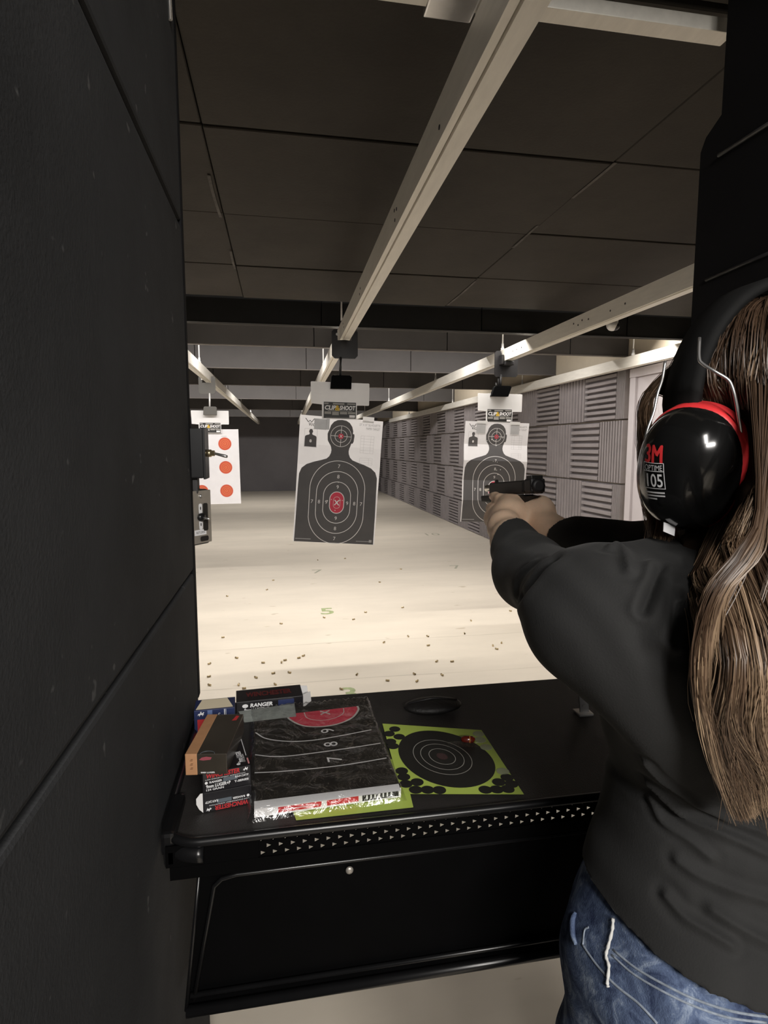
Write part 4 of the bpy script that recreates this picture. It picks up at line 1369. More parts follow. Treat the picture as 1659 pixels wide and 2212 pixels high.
# ------------------------------------------------------------------ lime target sheets
def lime_sheet(corners, z, label, lift=0.0, n=10):
    P = [at_z(x, y, z) for x, y in corners]              # TL, TR, BR, BL
    c = sum((Vector(p) for p in P), Vector()) / 4
    t = thing('target_sheet', label, 'target sheet', c)
    V, Fc = [], []
    for j in range(n + 1):
        for i in range(n + 1):
            s, q = i / n, j / n
            p = (P[0] * (1 - s) + P[1] * s) * (1 - q) + (P[3] * (1 - s) + P[2] * s) * q - c
            V.append((p.x, p.y, p.z + lift * (max(0, s - 0.6) / 0.4) ** 2 * (1 - q) ** 2))
    for j in range(n):
        for i in range(n):
            a = j * (n + 1) + i
            Fc.append((a + n + 1, a + n + 2, a + 1, a))
    link('sheet', mesh_from('sheet', V, Fc, 'lime', True), t)
    return t, P, c


sh, P, c = lime_sheet([(826, 1563), (1040, 1577), (1132, 1716), (868, 1715)], TZ + 0.0028, 'lime green splatter target sheet with a large black bullseye, lying on the bench')
def on_sheet(s, q, h):
    p = (P[0] * (1 - s) + P[1] * s) * (1 - q) + (P[3] * (1 - s) + P[2] * s) * q - c
    return (p.x, p.y, p.z + h)


Decal().poly(circle(0.5, 0.5, 0.425, 56)).put('bullseye', 'shell_black', sh, on_sheet, 0.0004)
d = Decal()
for r_, w in ((0.262, 0.006), (0.195, 0.006), (0.12, 0.006)):
    d.ring(circle(0.47, 0.5, r_, 48), circle(0.47, 0.5, r_ - w, 48))
d.put('bullseye_ring', mat('worn_ring', (0.30, 0.29, 0.26), 0.6), sh, on_sheet, 0.0007)
Decal().poly(circle(0.47, 0.5, 0.05, 20)).put('bullseye_centre', mat('dark_maroon', (0.05, 0.025, 0.025), 0.6), sh, on_sheet, 0.0007)
st_me = {}
for x, y, col in ((175, 415, 0), (135, 448, 0), (207, 470, 0), (145, 505, 0), (163, 537, 0), (225, 715, 0), (240, 758, 0), (255, 808, 0), (335, 795, 0), (325, 850, 0), (410, 850, 0), (495, 852, 0), (825, 850, 0), (905, 848, 0), (985, 845, 0), (920, 795, 0), (1012, 808, 0), (980, 762, 0), (775, 450, 1), (788, 492, 1), (830, 545, 1), (950, 718, 1)):
    if col not in st_me:
        st_me[col] = MB().prism(circle(0, 0, 0.0108, 20), 0.0004, 'Z', 0).mesh('sticker', 'sticker_grey' if col else 'shell_black')
    p = at_z(800 + x / 3.318, 1450 + y / 3.318, TZ + 0.0032) - c
    link('sticker', st_me[col], sh, p)
sh2, P2, c2 = lime_sheet([(590, 1640), (868, 1640), (893, 1744), (640, 1772)], TZ + 0.0012, 'second lime green sheet, mostly hidden under the film-wrapped target pack')

rg = thing('red_capsule', 'small glossy red capsule on the upper edge of the lime sheet', 'capsule', at_z(1012, 1597, TZ + 0.009), (0, 0, math.radians(-12)))
m = MB()
m.tube([(-0.014, 0, 0), (-0.0125, 0, 0), (-0.008, 0, 0), (0.006, 0, 0), (0.011, 0, 0), (0.0125, 0, 0)], [0.0015, 0.0045, 0.0062, 0.0062, 0.0045, 0.001], 16)
m.put('body', 'red_gloss', rg)
m = MB()
m.tube([(0.001, 0, 0), (0.003, 0, 0)], 0.0064, 16)
m.put('band', mat('amber_band', (0.5, 0.2, 0.04), 0.2), rg)
# strip of clear film curling beside it
cf = thing('film_scrap', 'scrap of clear plastic film across the top of the black bullseye', 'film', at_z(1010, 1612, TZ + 0.006))
V, Fc = [], []
for i in range(9):
    for j in range(5):
        s, q = i / 8, j / 4
        V.append((-0.035 + 0.075 * s, 0.010 - 0.012 * s - 0.018 * (q - 0.5), 0.001 + 0.006 * math.sin(q * 3.1) * (0.6 + 0.4 * math.sin(s * 7))))
for i in range(8):
    for j in range(4):
        a = i * 5 + j
        Fc.append((a, a + 5, a + 6, a + 1))
link('film', mesh_from('film', V, Fc, 'film', True), cf)

# ------------------------------------------------------------------ film-wrapped pack of folded targets
ZP = TZ + 0.019
A, B_, C_, D_ = (at_z(*q, ZP) for q in ((549, 1535), (795, 1512), (866, 1700), (549, 1744)))
cen = (A + B_ + C_ + D_) / 4
pk = thing('target_pack', 'film-wrapped pack of folded black targets with red centre showing', 'target pack', (cen.x, cen.y, TZ))
def PK(x, y):
    p = at_z(x, y, ZP) - cen
    return (p.x, p.y)


def on_pack(u, v, h):
    return (u, v, ZP - TZ + h)


m = MB()
m.prism([(p.x - cen.x, p.y - cen.y) for p in (D_, C_, B_, A)], ZP - TZ - 0.0025, 'Z', 0.0025, 0.002)
m.put('folded_sheets', 'ink_dark', pk)
d = Decal()
for line in ([(552, 1583), (575, 1596), (621, 1602), (673, 1600), (735, 1590), (802, 1577)], [(551, 1631), (592, 1635), (640, 1632), (738, 1619), (822, 1606)], [(550, 1670), (608, 1667), (705, 1658), (771, 1649), (835, 1638)]):
    L = spline([(*PK(*q), 0) for q in line], 24)
    for a, b in zip(L[:-1], L[1:]):
        d.line(a[:2], b[:2], 0.0026)
for s, q in (('9', (707, 1579)), ('8', (714, 1608)), ('7', (722, 1640))):
    d.text(s, *PK(*q), 0.025, rot=math.pi / 2 + 0.06)
d.put('score_print', 'print_white', pk, on_pack, 0.0006)
red = spline([(*PK(*q), 0) for q in [(622, 1543), (623, 1552), (642, 1564), (665, 1570), (700, 1570), (735, 1563), (762, 1550), (774, 1534), (772, 1526)]], 40)[:, :2]
Decal().poly(list(red)).put('red_zone', 'ink_red', pk, on_pack, 0.0004)
d = Decal()
for a, b in zip(red[:-1], red[1:]):
    d.line(a, b, 0.004)
L = spline([(*PK(*q), 0) for q in [(657, 1540), (664, 1552), (690, 1557), (720, 1553), (741, 1542), (742, 1531)]], 20)
for a, b in zip(L[:-1], L[1:]):
    d.line(a[:2], b[:2], 0.0018)
d.text('X', *PK(702, 1540), 0.018, rot=math.pi / 2, bold=0.03)
d.put('red_zone_outline', mat('grey_outline', (0.55, 0.53, 0.5), 0.6), pk, on_pack, 0.0008)
w1 = [PK(*q) for q in ((549, 1732), (861, 1694), (866, 1709), (549, 1749))]
Decal().poly([w1[3], w1[2], w1[1], w1[0]]).put('white_margin', 'print_white', pk, on_pack, 0.0008)
# printed edge of the header card along the front
e0, e1 = D_ - cen, C_ - cen
ex = (e1 - e0).normalized()
ey = Vector((ex.y, -ex.x, 0))
Lf = (e1 - e0).length
def on_front(u, v, h):
    p = e0 + ex * u + ey * (h + 0.0005)
    return (p.x, p.y, v)


Decal().rect(0.0, 0.003, Lf, ZP - TZ - 0.0005).put('header_card', 'box_white', pk, on_front, 0.0003)
d = Decal()
d.rect(0.035, 0.006, 0.10, 0.0145).rect(0.108, 0.006, Lf - 0.068, 0.0145)
d.put('header_red', 'print_red', pk, on_front, 0.0006)
d = Decal()
d.rect(Lf - 0.062, 0.005, Lf - 0.004, 0.0165)
d.put('header_black', 'ink_dark', pk, on_front, 0.0006)
d = Decal()
for k in range(7):
    d.rect(Lf - 0.056 + 0.0065 * k, 0.007, Lf - 0.0535 + 0.0065 * k, 0.014)
d.rect(0.04, 0.0095, 0.095, 0.0105)
d.put('header_lettering', 'print_white', pk, on_front, 0.0009)
# crinkled clear film over it all
x0, x1 = min(D_.x, A.x) - 0.016 - cen.x, C_.x + 0.008 - cen.x
nx, ny = 46, 60
ph = RNG.uniform(0, 6.28, 12)
V, Fc = [], []
for j in range(ny + 1):
    q = -0.045 + 1.065 * j / ny
    for i in range(nx + 1):
        s = -0.045 + 1.075 * i / nx
        p = (D_ * (1 - s) + C_ * s) * (1 - q) + (A * (1 - s) + B_ * s) * q - cen
        edge = min(1.0, max(0, min(s + 0.045, 1.03 - s) / 0.045), max(0, min(q + 0.045, 1.04 - q) / 0.045))
        w = (abs(math.sin(s * 17 + 5 * q + ph[0])) + abs(math.sin(s * 9 - 13 * q + ph[1])) + abs(math.sin(q * 23 + 6 * s + ph[2]))) / 3
        far = max(0, q - 0.86) / 0.14
        w2 = abs(math.sin(s * 60 + 3 * math.sin(q * 20))) * far
        V.append((p.x, p.y, 0.004 + (ZP - TZ - 0.001) * edge ** 0.4 + (0.003 * w ** 2 + 0.007 * w2) * (0.3 + 0.7 * edge)))
for j in range(ny):
    for i in range(nx):
        a = j * (nx + 1) + i
        Fc.append((a, a + 1, a + nx + 2, a + nx + 1))
link('film', mesh_from('film', V, Fc, 'film', True), pk)
Decal().poly([PK(*q) for q in ((640, 1549), (528, 1562), (515, 1538), (636, 1521))]).put('header_strip', mat('silver_strip', (0.33, 0.36, 0.34), 0.45, var=0.25, vscale=60), pk, on_pack, 0.0012)
# ================================================================== the pistol
GP, GF = at(1160, 1051, 1.0), at(1048, 1057, 1.24)
gd = (GF - GP).normalized()
gx = gd.cross(Vector((0, 0, 1))).normalized()
gu = gx.cross(gd)
G0 = GP + gd * 0.045                                   # slide is locked 45 mm back
GM = Matrix((gx, gd, gu)).transposed()
gun = thing('pistol', 'black semi-automatic pistol with locked-back slide held in both hands', 'pistol', G0, GM.to_euler())


def GW(x, y, z):
    return np.array(G0 + GM @ Vector((x, y, z)))


m = MB()
m.prism([(-0.045, -0.013), (0.142, -0.013), (0.146, -0.010), (0.146, 0.008), (0.140, 0.013), (-0.043, 0.013), (-0.045, 0.010)], 0.026, 'X', -0.013, 0.003)
sl = m.put('slide', 'gun_slide', gun)
m = MB()
for k in range(7):
    for sx in (-1, 1):
        m.box((sx * 0.013 - 0.0006, -0.040 + k * 0.0045, -0.010), (sx * 0.013 + 0.0006, -0.0378 + k * 0.0045, 0.009))
g = m.put('grip_groove', 'gun_frame', sl)
g['kind'] = 'stuff'
MB().box((-0.012, -0.046, 0.013), (0.012, -0.026, 0.0205), 0.002).put('rear_sight', 'gun_slide', sl)
m = MB()
m.tube([(0, -0.054, 0.001), (0, -0.052, 0.001), (0, -0.046, 0.001)], [0.008, 0.013, 0.0145], 16)
m.box((-0.0145, -0.050, -0.011), (0.0145, -0.022, 0.015), 0.004)
m.put('slide_end', 'blackm', sl)
MB().prism([(0.128, 0.012), (0.139, 0.012), (0.137, 0.019), (0.131, 0.019)], 0.005, 'X', -0.0025).put('front_sight', 'gun_slide', sl)
m = MB()
m.tube([(0, 0.03, 0.002), (0, 0.178, 0.002), (0, 0.182, 0.002), (0, 0.186, 0.002), (0, 0.1855, 0.002), (0, 0.17, 0.002)], [0.0072, 0.0072, 0.0078, 0.0074, 0.0048, 0.0046], 18, False)
m.put('barrel', 'barrel', gun, label='bare bright steel barrel')
MB().tube([(0, 0.10, -0.014), (0, 0.187, -0.014)], 0.0042, 10).put('guide_rod', 'barrel', gun)
m = MB()
m.prism([(-0.004, -0.014), (0.190, -0.014), (0.192, -0.018), (0.188, -0.028), (0.085, -0.030), (0.060, -0.032), (0.052, -0.05), (0.045, -0.125), (0.002, -0.128), (-0.014, -0.05), (-0.022, -0.024), (-0.03, -0.017)], 0.027, 'X', -0.0135, 0.004)
m.put('frame', 'gun_frame', gun)
m = MB()
m.tube([(0, 0.056, -0.035), (0, 0.06, -0.055), (0, 0.072, -0.064), (0, 0.09, -0.058), (0, 0.097, -0.03)], 0.004, 8)
m.put('trigger_guard', 'gun_frame', gun)
MB().tube([(0, 0.072, -0.03), (0, 0.07, -0.043), (0, 0.076, -0.052)], 0.003, 8).put('trigger', 'blackm', gun)
MB().box((-0.0125, 0.000, -0.135), (0.0125, 0.048, -0.126), 0.003).put('magazine_base', 'gun_frame', gun)

# ================================================================== the shooter
YB = 0.57                                              # distance of the body axis down range
V3 = lambda v: np.array([v[0], v[1], v[2]], float)
HC = np.array([0.530, 0.568, 1.545])                   # skull centre
LS, LE, LW_ = V3(at(1288, 1332, 0.565)), V3(at(1146, 1236, 0.80)), V3(at(1090, 1140, 0.972))
RS, RE, RW_ = np.array([0.668, 0.575, 1.340]), V3(at(1428, 1206, 0.765)), V3(at(1192, 1152, 0.972))
TORSO = [(0.86, 0.505, 0.565, 0.152, 0.118), (0.93, 0.505, 0.568, 0.157, 0.120), (0.99, 0.505, 0.570, 0.141, 0.116), (1.05, 0.505, 0.572, 0.121, 0.104), (1.115, 0.505, 0.574, 0.117, 0.098),
         (1.18, 0.502, 0.572, 0.134, 0.104), (1.25, 0.500, 0.568, 0.131, 0.110), (1.30, 0.494, 0.560, 0.141, 0.110), (1.345, 0.492, 0.556, 0.130, 0.088), (1.385, 0.500, 0.556, 0.074, 0.064)]
HIPL, HIPR = np.array([0.430, 0.565, 0.87]), np.array([0.585, 0.565, 0.87])
KNL, KNR = np.array([0.375, 0.585, 0.49]), np.array([0.645, 0.56, 0.49])
ANL, ANR = np.array([0.350, 0.545, 0.085]), np.array([0.675, 0.50, 0.085])

body = Field((0.17, 0.28, 0.0), (0.86, 1.20, 1.70), 0.004)
B = -0.007
body.loft(TORSO, 0.0, B)
for s_, e_, w_ in ((LS, LE, LW_), (RS, RE, RW_)):
    body.ell(s_, (0.055, 0.055, 0.052), 0.05, B)
    body.cone(s_, e_, 0.050, 0.040, 0.04, B)
    body.cone(e_, w_ + (e_ - w_) * 0.35, 0.041, 0.040, 0.02, B)
    body.cone(w_ + (e_ - w_) * 0.35, w_, 0.033, 0.0265, 0.02, 0)
body.cone(LS, (0.49, 0.55, 1.355), 0.045, 0.05, 0.05, B)
body.cone(RS, (0.50, 0.55, 1.355), 0.045, 0.05, 0.05, B)
for h_, k_, a_ in ((HIPL, KNL, ANL), (HIPR, KNR, ANR)):
    body.cone(h_, k_, 0.088, 0.058, 0.05, B)
    body.cone(k_, a_, 0.056, 0.036, 0.03, B)
    body.cone(a_ + (0, 0, -0.04), a_ + (0, 0.15, -0.05), 0.034, 0.028, 0.02, -0.005)
# neck and head
body.cone((0.503, 0.545, 1.36), HC + (0, -0.012, -0.085), 0.054, 0.05, 0.035)
body.ell(HC, (0.074, 0.093, 0.103), 0.02)
body.ell(HC + (0, 0.030, -0.045), (0.060, 0.066, 0.078), 0.03)
body.ell(HC + (0, 0.062, -0.098), (0.028, 0.026, 0.022), 0.03)
body.cone(HC + (0, 0.090, -0.012), HC + (0, 0.108, -0.047), 0.009, 0.013, 0.014)      # nose
for sx in (-1, 1):
    body.ell(HC + (sx * 0.031, 0.098, -0.014), (0.017, 0.012, 0.012), 0.006, sub=True)  # eye socket
    body.ell(HC + (sx * 0.036, 0.074, -0.050), (0.024, 0.022, 0.022), 0.02)            # cheek
    body.ell(HC + (sx * 0.076, -0.004, -0.030), (0.010, 0.018, 0.030), 0.008)          # ear
body.ell(HC + (0, 0.093, -0.072), (0.024, 0.012, 0.008), 0.008)


def finger(pts, r0, r1, k=0.004):
    for i in range(len(pts) - 1):
        a, b = i / (len(pts) - 1), (i + 1) / (len(pts) - 1)
        body.cone(pts[i], pts[i + 1], r0 + (r1 - r0) * a, r0 + (r1 - r0) * b, k)


# right hand: palm behind and right of the grip, fingers wrapping to its left side
web = GW(0.004, -0.014, -0.040)
body.cone(RW_, GW(0.022, 0.000, -0.052), 0.027, 0.029, 0.02)
body.cone(GW(0.022, -0.004, -0.050), GW(0.024, 0.036, -0.058), 0.027, 0.022, 0.02)
body.cone(GW(0.020, -0.020, -0.040), web, 0.022, 0.016, 0.015)
body.cone(RW_, GW(0.006, -0.016, -0.062), 0.025, 0.022, 0.02)
finger([web, GW(-0.016, 0.010, -0.026), GW(-0.021, 0.040, -0.022), GW(-0.020, 0.066, -0.022)], 0.013, 0.009)
finger([GW(0.022, 0.040, -0.034), GW(0.021, 0.070, -0.028), GW(0.018, 0.094, -0.030), GW(0.006, 0.104, -0.034)], 0.0105, 0.008)
for i, z in enumerate((-0.055, -0.074, -0.092)):
    finger([GW(0.024, 0.036, z + 0.004), GW(0.022, 0.060, z), GW(0.002, 0.070, z - 0.001), GW(-0.018, 0.058, z - 0.002), GW(-0.022, 0.036, z - 0.002)], 0.0108 - 0.0006 * i, 0.0085)
# left hand: palm closes the left side of the grip, fingers over the right-hand fingers
body.cone(LW_, GW(-0.040, -0.004, -0.058), 0.026, 0.029, 0.02)
body.cone(GW(-0.038, -0.006, -0.052), GW(-0.040, 0.050, -0.060), 0.027, 0.024, 0.02)
body.cone(GW(-0.034, -0.012, -0.045), GW(-0.030, 0.020, -0.030), 0.021, 0.015, 0.014)
finger([GW(-0.030, 0.018, -0.032), GW(-0.030, 0.050, -0.022), GW(-0.027, 0.080, -0.017), GW(-0.024, 0.100, -0.016)], 0.0125, 0.0085)
for i, z in enumerate((-0.040, -0.059, -0.078, -0.096)):
    y1 = 0.092 if i == 0 else 0.090 - 0.006 * i
    finger([GW(-0.043, 0.048, z - 0.002), GW(-0.036, y1 - 0.012, z), GW(-0.008, y1, z), GW(0.018, y1 - 0.012, z), GW(0.034, y1 - 0.034, z)], 0.0115 - 0.0005 * i, 0.0085)
Vb, Qb = body.nets()
Vb = relax(Vb, Qb, 1, 0.4)
person = link('person', quads_mesh('person', Vb, Qb, 'skin'))
tag(person, 'person with long brown hair in black top and jeans, seen from behind, aiming a pistol', 'person')
for sx in (-1, 1):
    MB().ball(HC + (sx * 0.031, 0.080, -0.014), 0.0115, 10).put('eye', 'eye', person)
    MB().tube([HC + (sx * 0.018, 0.094, 0.008), HC + (sx * 0.032, 0.092, 0.012), HC + (sx * 0.046, 0.082, 0.007)], 0.003, 6).put('eyebrow', 'box_brown', person)
MB().tube([HC + (-0.022, 0.097, -0.073), HC + (-0.008, 0.1055, -0.0705), HC + (0, 0.106, -0.072), HC + (0.008, 0.1055, -0.0705), HC + (0.022, 0.097, -0.073)], [0.001, 0.004, 0.0042, 0.004, 0.001], 8).put('mouth', 'lips', person)
for a_ in (ANL, ANR):
    f = Field(a_ + (-0.06, -0.09, -0.09), a_ + (0.06, 0.21, 0.06), 0.006)
    f.cone(a_ + (0, -0.02, -0.035), a_ + (0, 0.15, -0.05), 0.042, 0.034, 0.02)
    f.cone(a_, a_ + (0, 0, -0.03), 0.044, 0.044, 0.02)
    g = f.grid()
    f.cut((0.001 - g[2]) + 0 * g[0] + 0 * g[1])
    V, Q = f.nets()
    link('shoe', quads_mesh('shoe', V, Q, 'shoe'), person)

# ---- jeans
fj = Field((0.20, 0.36, 0.05), (0.82, 0.80, 1.10), 0.005)
fj.loft(TORSO[:5], 0.0, 0.004)
for h_, k_, a_ in ((HIPL, KNL, ANL), (HIPR, KNR, ANR)):
    fj.cone(h_, k_, 0.096, 0.070, 0.05, 0.004)
    fj.cone(k_, a_, 0.070, 0.060, 0.03, 0.004)
fj.ell((0.440, 0.490, 0.90), (0.085, 0.075, 0.085), 0.05)
fj.ell((0.560, 0.490, 0.90), (0.085, 0.075, 0.085), 0.05)
g = fj.grid()
fj.cut((g[2] - 1.055) + 0 * g[0] + 0 * g[1])
fj.cut((0.075 - g[2]) + 0 * g[0] + 0 * g[1])
Vj, Qj = fj.nets()
Vj = relax(Vj, Qj, 2)
Nj = vnormals(Vj, Qj)
bvj = BVHTree.FromPolygons([tuple(v) for v in Vj], [tuple(q) for q in Qj])


def hit(bv, x, y):
    d = ray(x, y).normalized()
    h_ = bv.ray_cast(EYE, d)
    return h_[0], h_[1]


def on_line(bv, pix, lift=0.0, n=30):
    P = spline([(x, y, 0) for x, y in pix], n)
    out = []
    for x, y, _ in P:
        p, nn = hit(bv, x, y)
        if p is not None:
            out.append(p + nn * lift)
    return out


# cloth folds of the denim
wave = 0.0018 * np.sin(Vj[:, 2] * 60 + 6 * np.sin(Vj[:, 0] * 17) + 4 * Vj[:, 1]) * np.clip((0.98 - Vj[:, 2]) / 0.1, 0, 1) + 0.0016 * np.sin(Vj[:, 0] * 120 + 40 * Vj[:, 2])
Vj2 = Vj + Nj * wave[:, None]
jeans = link('jeans', quads_mesh('jeans', Vj2, Qj, 'denim'), person, label='mottled blue denim jeans')
bvj = BVHTree.FromPolygons([tuple(v) for v in Vj2], [tuple(q) for q in Qj])
for pix, r_ in (([(1325, 2052), (1372, 2090), (1430, 2124), (1500, 2158), (1580, 2184), (1658, 2196), (1740, 2200)], 0.0013),
                ([(1322, 2063), (1366, 2102), (1424, 2137), (1494, 2171), (1574, 2198), (1655, 2209)], 0.0012),
                ([(1258, 2040), (1290, 2085), (1330, 2128), (1380, 2168), (1420, 2211)], 0.0014),
                ([(1259, 2043), (1263, 2010), (1272, 2003)], 0.0012)):
    L = on_line(bvj, pix, 0.0)
    if len(L) > 3:
        MB().tube(L, r_, 6).put('stitched_seam', 'seam', jeans)
L = on_line(bvj, [(1329, 1984), (1327, 2010), (1318, 2045), (1313, 2066), (1319, 2088), (1316, 2122), (1318, 2133)], 0.003)
if len(L) > 3:
    MB().tube(L, [0.0017 + 0.0004 * math.sin(i * 2.1) for i in range(len(L))], 8).put('frayed_cord', 'thread', jeans, label='frayed white cord hanging at the hip')
L = on_line(bvj, [(1246, 1972), (1240, 1990), (1241, 2020), (1247, 2040)], 0.002)
if len(L) > 3:
    MB().tube(L, [0.002 + 0.0015 * math.sin(math.pi * i / (len(L) - 1)) for i in range(len(L))], 8).put('belt_loop', 'denim', jeans)

# ---- shirt
S = 0.003
fs = Field((0.17, 0.36, 0.90), (0.86, 1.06, 1.46), 0.003)
fs.loft(TORSO, 0.0, S)
fs.ell(LS, (0.062, 0.062, 0.058), 0.05, S)
fs.ell(RS, (0.062, 0.062, 0.058), 0.05, S)
for s_, e_, w_ in ((LS, LE, LW_), (RS, RE, RW_)):
    fs.cone(s_, e_, 0.056, 0.046, 0.05, S)
    fs.cone(e_, w_, 0.047, 0.0315, 0.03, S)
fs.cone(LS, (0.49, 0.55, 1.357), 0.046, 0.050, 0.06, S)
fs.cone(RS, (0.50, 0.55, 1.357), 0.046, 0.050, 0.06, S)
fs.ell((0.392, 0.50, 1.280), (0.072, 0.055, 0.088), 0.06, S)       # left shoulder blade
fs.ell((0.61, 0.50, 1.275), (0.078, 0.055, 0.095), 0.06, S)
fs.ell((0.43, 0.645, 1.25), (0.06, 0.05, 0.06), 0.04, S)
fs.ell((0.55, 0.645, 1.25), (0.06, 0.05, 0.06), 0.04, S)
fs.loft([(0.93, 0.505, 0.562, 0.158, 0.126), (0.99, 0.505, 0.564, 0.144, 0.123), (1.05, 0.505, 0.570, 0.124, 0.108), (1.10, 0.505, 0.574, 0.112, 0.098)], 0.02, 0.006)
fs.ell((0.440, 0.487, 0.90), (0.085, 0.075, 0.085), 0.05, 0.012)
fs.ell((0.560, 0.487, 0.90), (0.085, 0.075, 0.085), 0.05, 0.012)
g = fs.grid()
hem = np.clip(0.992 - 0.20 * (g[0] - 0.338), 0.970, 1.02)
fs.cut((hem - g[2]) + 0 * g[1])
for w_, e_ in ((LW_, LE), (RW_, RE)):
    ax_ = (w_ - e_) / np.linalg.norm(w_ - e_)
    c_ = w_ - ax_ * 0.024
    fs.cut((g[0] - c_[0]) * ax_[0] + (g[1] - c_[1]) * ax_[1] + (g[2] - c_[2]) * ax_[2] - np.where(g[1] < 0.85, 1.0, 0.0) * 9)
fs.cut(((g[2] - 1.395) + (g[1] - 0.55) * -0.15) + 0 * g[0])
Vs, Qs = fs.nets()
Vs = relax(Vs, Qs, 3)
Ns = vnormals(Vs, Qs)
bvs = BVHTree.FromPolygons([tuple(v) for v in Vs], [tuple(q) for q in Qs])
disp = np.zeros(len(Vs))
FOLD = [([(1395, 1648), (1418, 1673), (1470, 1712), (1542, 1757), (1659, 1800)], 0.0035, 0.006),
        ([(1400, 1690), (1480, 1764), (1552, 1796), (1659, 1845)], 0.004, 0.006),
        ([(1406, 1724), (1432, 1774), (1490, 1814), (1535, 1850)], 0.003, 0.006),
        ([(1440, 1935), (1480, 1980), (1528, 2009), (1580, 2040)], 0.004, 0.007),
        ([(1540, 1966), (1600, 2004), (1659, 2035)], 0.004, 0.008),
        ([(1464, 1858), (1528, 1899), (1659, 1945)], 0.0035, 0.007),
        ([(1427, 1222), (1412, 1262), (1390, 1318)], -0.006, 0.006),
        ([(1466, 1285), (1463, 1340), (1455, 1385)], -0.004, 0.005),
        ([(1448, 1262), (1440, 1320), (1425, 1380)], 0.004, 0.012),
        ([(1480, 1260), (1485, 1330), (1470, 1400)], 0.003, 0.010),
        ([(1318, 1186), (1332, 1178), (1348, 1190), (1360, 1230)], 0.004, 0.007),
        ([(1195, 1210), (1160, 1240), (1125, 1290)], -0.004, 0.010),
        ([(1150, 1215), (1118, 1250), (1112, 1285)], 0.003, 0.008)]
for pix, A_, w_ in FOLD:
    L = [np.array(p) for p in on_line(bvs, pix)]
    if len(L) > 2:
        lo, hi = np.min(L, 0) - 0.05, np.max(L, 0) + 0.05
        near = np.all((Vs > lo) & (Vs < hi), 1)
        dd = polydist(Vs[near], L)
        tt = np.exp(-(dd / w_) ** 2)
        disp[near] += 1.2 * A_ * np.exp(-(dd / (0.62 * w_)) ** 1.6) - 0.5 * A_ * np.exp(-((dd - 1.5 * w_) / (0.8 * w_)) ** 2)
disp += 0.0012 * np.sin(Vs[:, 2] * 90 + 7 * np.sin(Vs[:, 0] * 21)) * np.sin(Vs[:, 0] * 40 + 3)
# flared lip at the hem and soft band at the cuffs
Vs2 = Vs + Ns * disp[:, None]
shirt = link('shirt', quads_mesh('shirt', Vs2, Qs, 'shirt'), person, label='close-fitting black long-sleeved top')
bvs = BVHTree.FromPolygons([tuple(v) for v in Vs2], [tuple(q) for q in Qs])

# ---- hair
# where the near ear muff will press on it
MUFF_C = V3(at(1486, 1014, 0.546))
MUFF_N = np.array([-0.82, -0.50, -0.27])
MUFF_N /= np.linalg.norm(MUFF_N)
MUFF_U = np.array([0.10, -0.16, 0.98])
MUFF_U -= MUFF_N * (MUFF_U @ MUFF_N)
MUFF_U /= np.linalg.norm(MUFF_U)
MUFF_S = np.cross(MUFF_U, MUFF_N)
MUFF_A, MUFF_B = 0.050, 0.066


def dye_colour(n):
    base = np.array([0.052, 0.030, 0.018])
    mid = np.array([0.125, 0.076, 0.046])
    blond = np.array([0.42, 0.30, 0.19])
    t = RNG.random(n)
    return base, mid, blond, t


def scalp(az, el, k=0.0):
    a, e = math.radians(az), math.radians(el)
    return HC + np.array([(0.080 + k) * math.sin(a) * math.cos(e), (0.098 + k) * -math.cos(a) * math.cos(e), (0.110 + k) * math.sin(e)])


strands, cols = [], []
NP_ = 26


def add_lock(ctrl, n, spread, blondness, r=0.00042, wav=0.008, taper=0.4):
    """A lock: n strands that follow one guide curve with shared waves."""
    base, mid, blond, _ = dye_colour(1)
    G = spline(ctrl, NP_)
    ph, fq = RNG.uniform(0, 6.28, 3), RNG.uniform(1.2, 2.6)
    t = np.linspace(0, 1, NP_)
    wv = np.stack([np.sin(t * fq * 6.28 + ph[0]), np.sin(t * fq * 5 + ph[1]) * 0.7, 0.3 * np.sin(t * fq * 6 + ph[2])], 1) * wav * (t ** 1.2)[:, None]
    lockmix = np.clip(blondness + RNG.normal(0, 0.22), 0, 1)
    for k in range(n):
        o1 = RNG.normal(0, spread, 3)
        o2 = RNG.normal(0, spread, 3)
        fuzz = np.stack([np.sin(t * RNG.uniform(4, 14) + RNG.uniform(0, 6)) for _ in range(3)], 1) * 0.0012 * (0.3 + t)[:, None]
        shape = (0.35 + 0.9 * t - taper * t ** 3)[:, None]
        P = G + wv + (o1 * (1 - t)[:, None] + o2 * t[:, None]) * shape + fuzz
        strands.append((P, r * RNG.uniform(0.7, 1.25)))
        s_ = np.clip(lockmix + RNG.normal(0, 0.13), 0, 1)
        root = base * (1 - s_ * 0.5) + mid * s_ * 0.5
        tip = base * max(0, 1 - 1.7 * s_) + mid * min(1.7 * s_, 2 - 1.7 * s_ if s_ > 0.6 else 1.7 * s_) + blond * max(0, (s_ - 0.4) / 0.6)
        cols.append((root, tip))


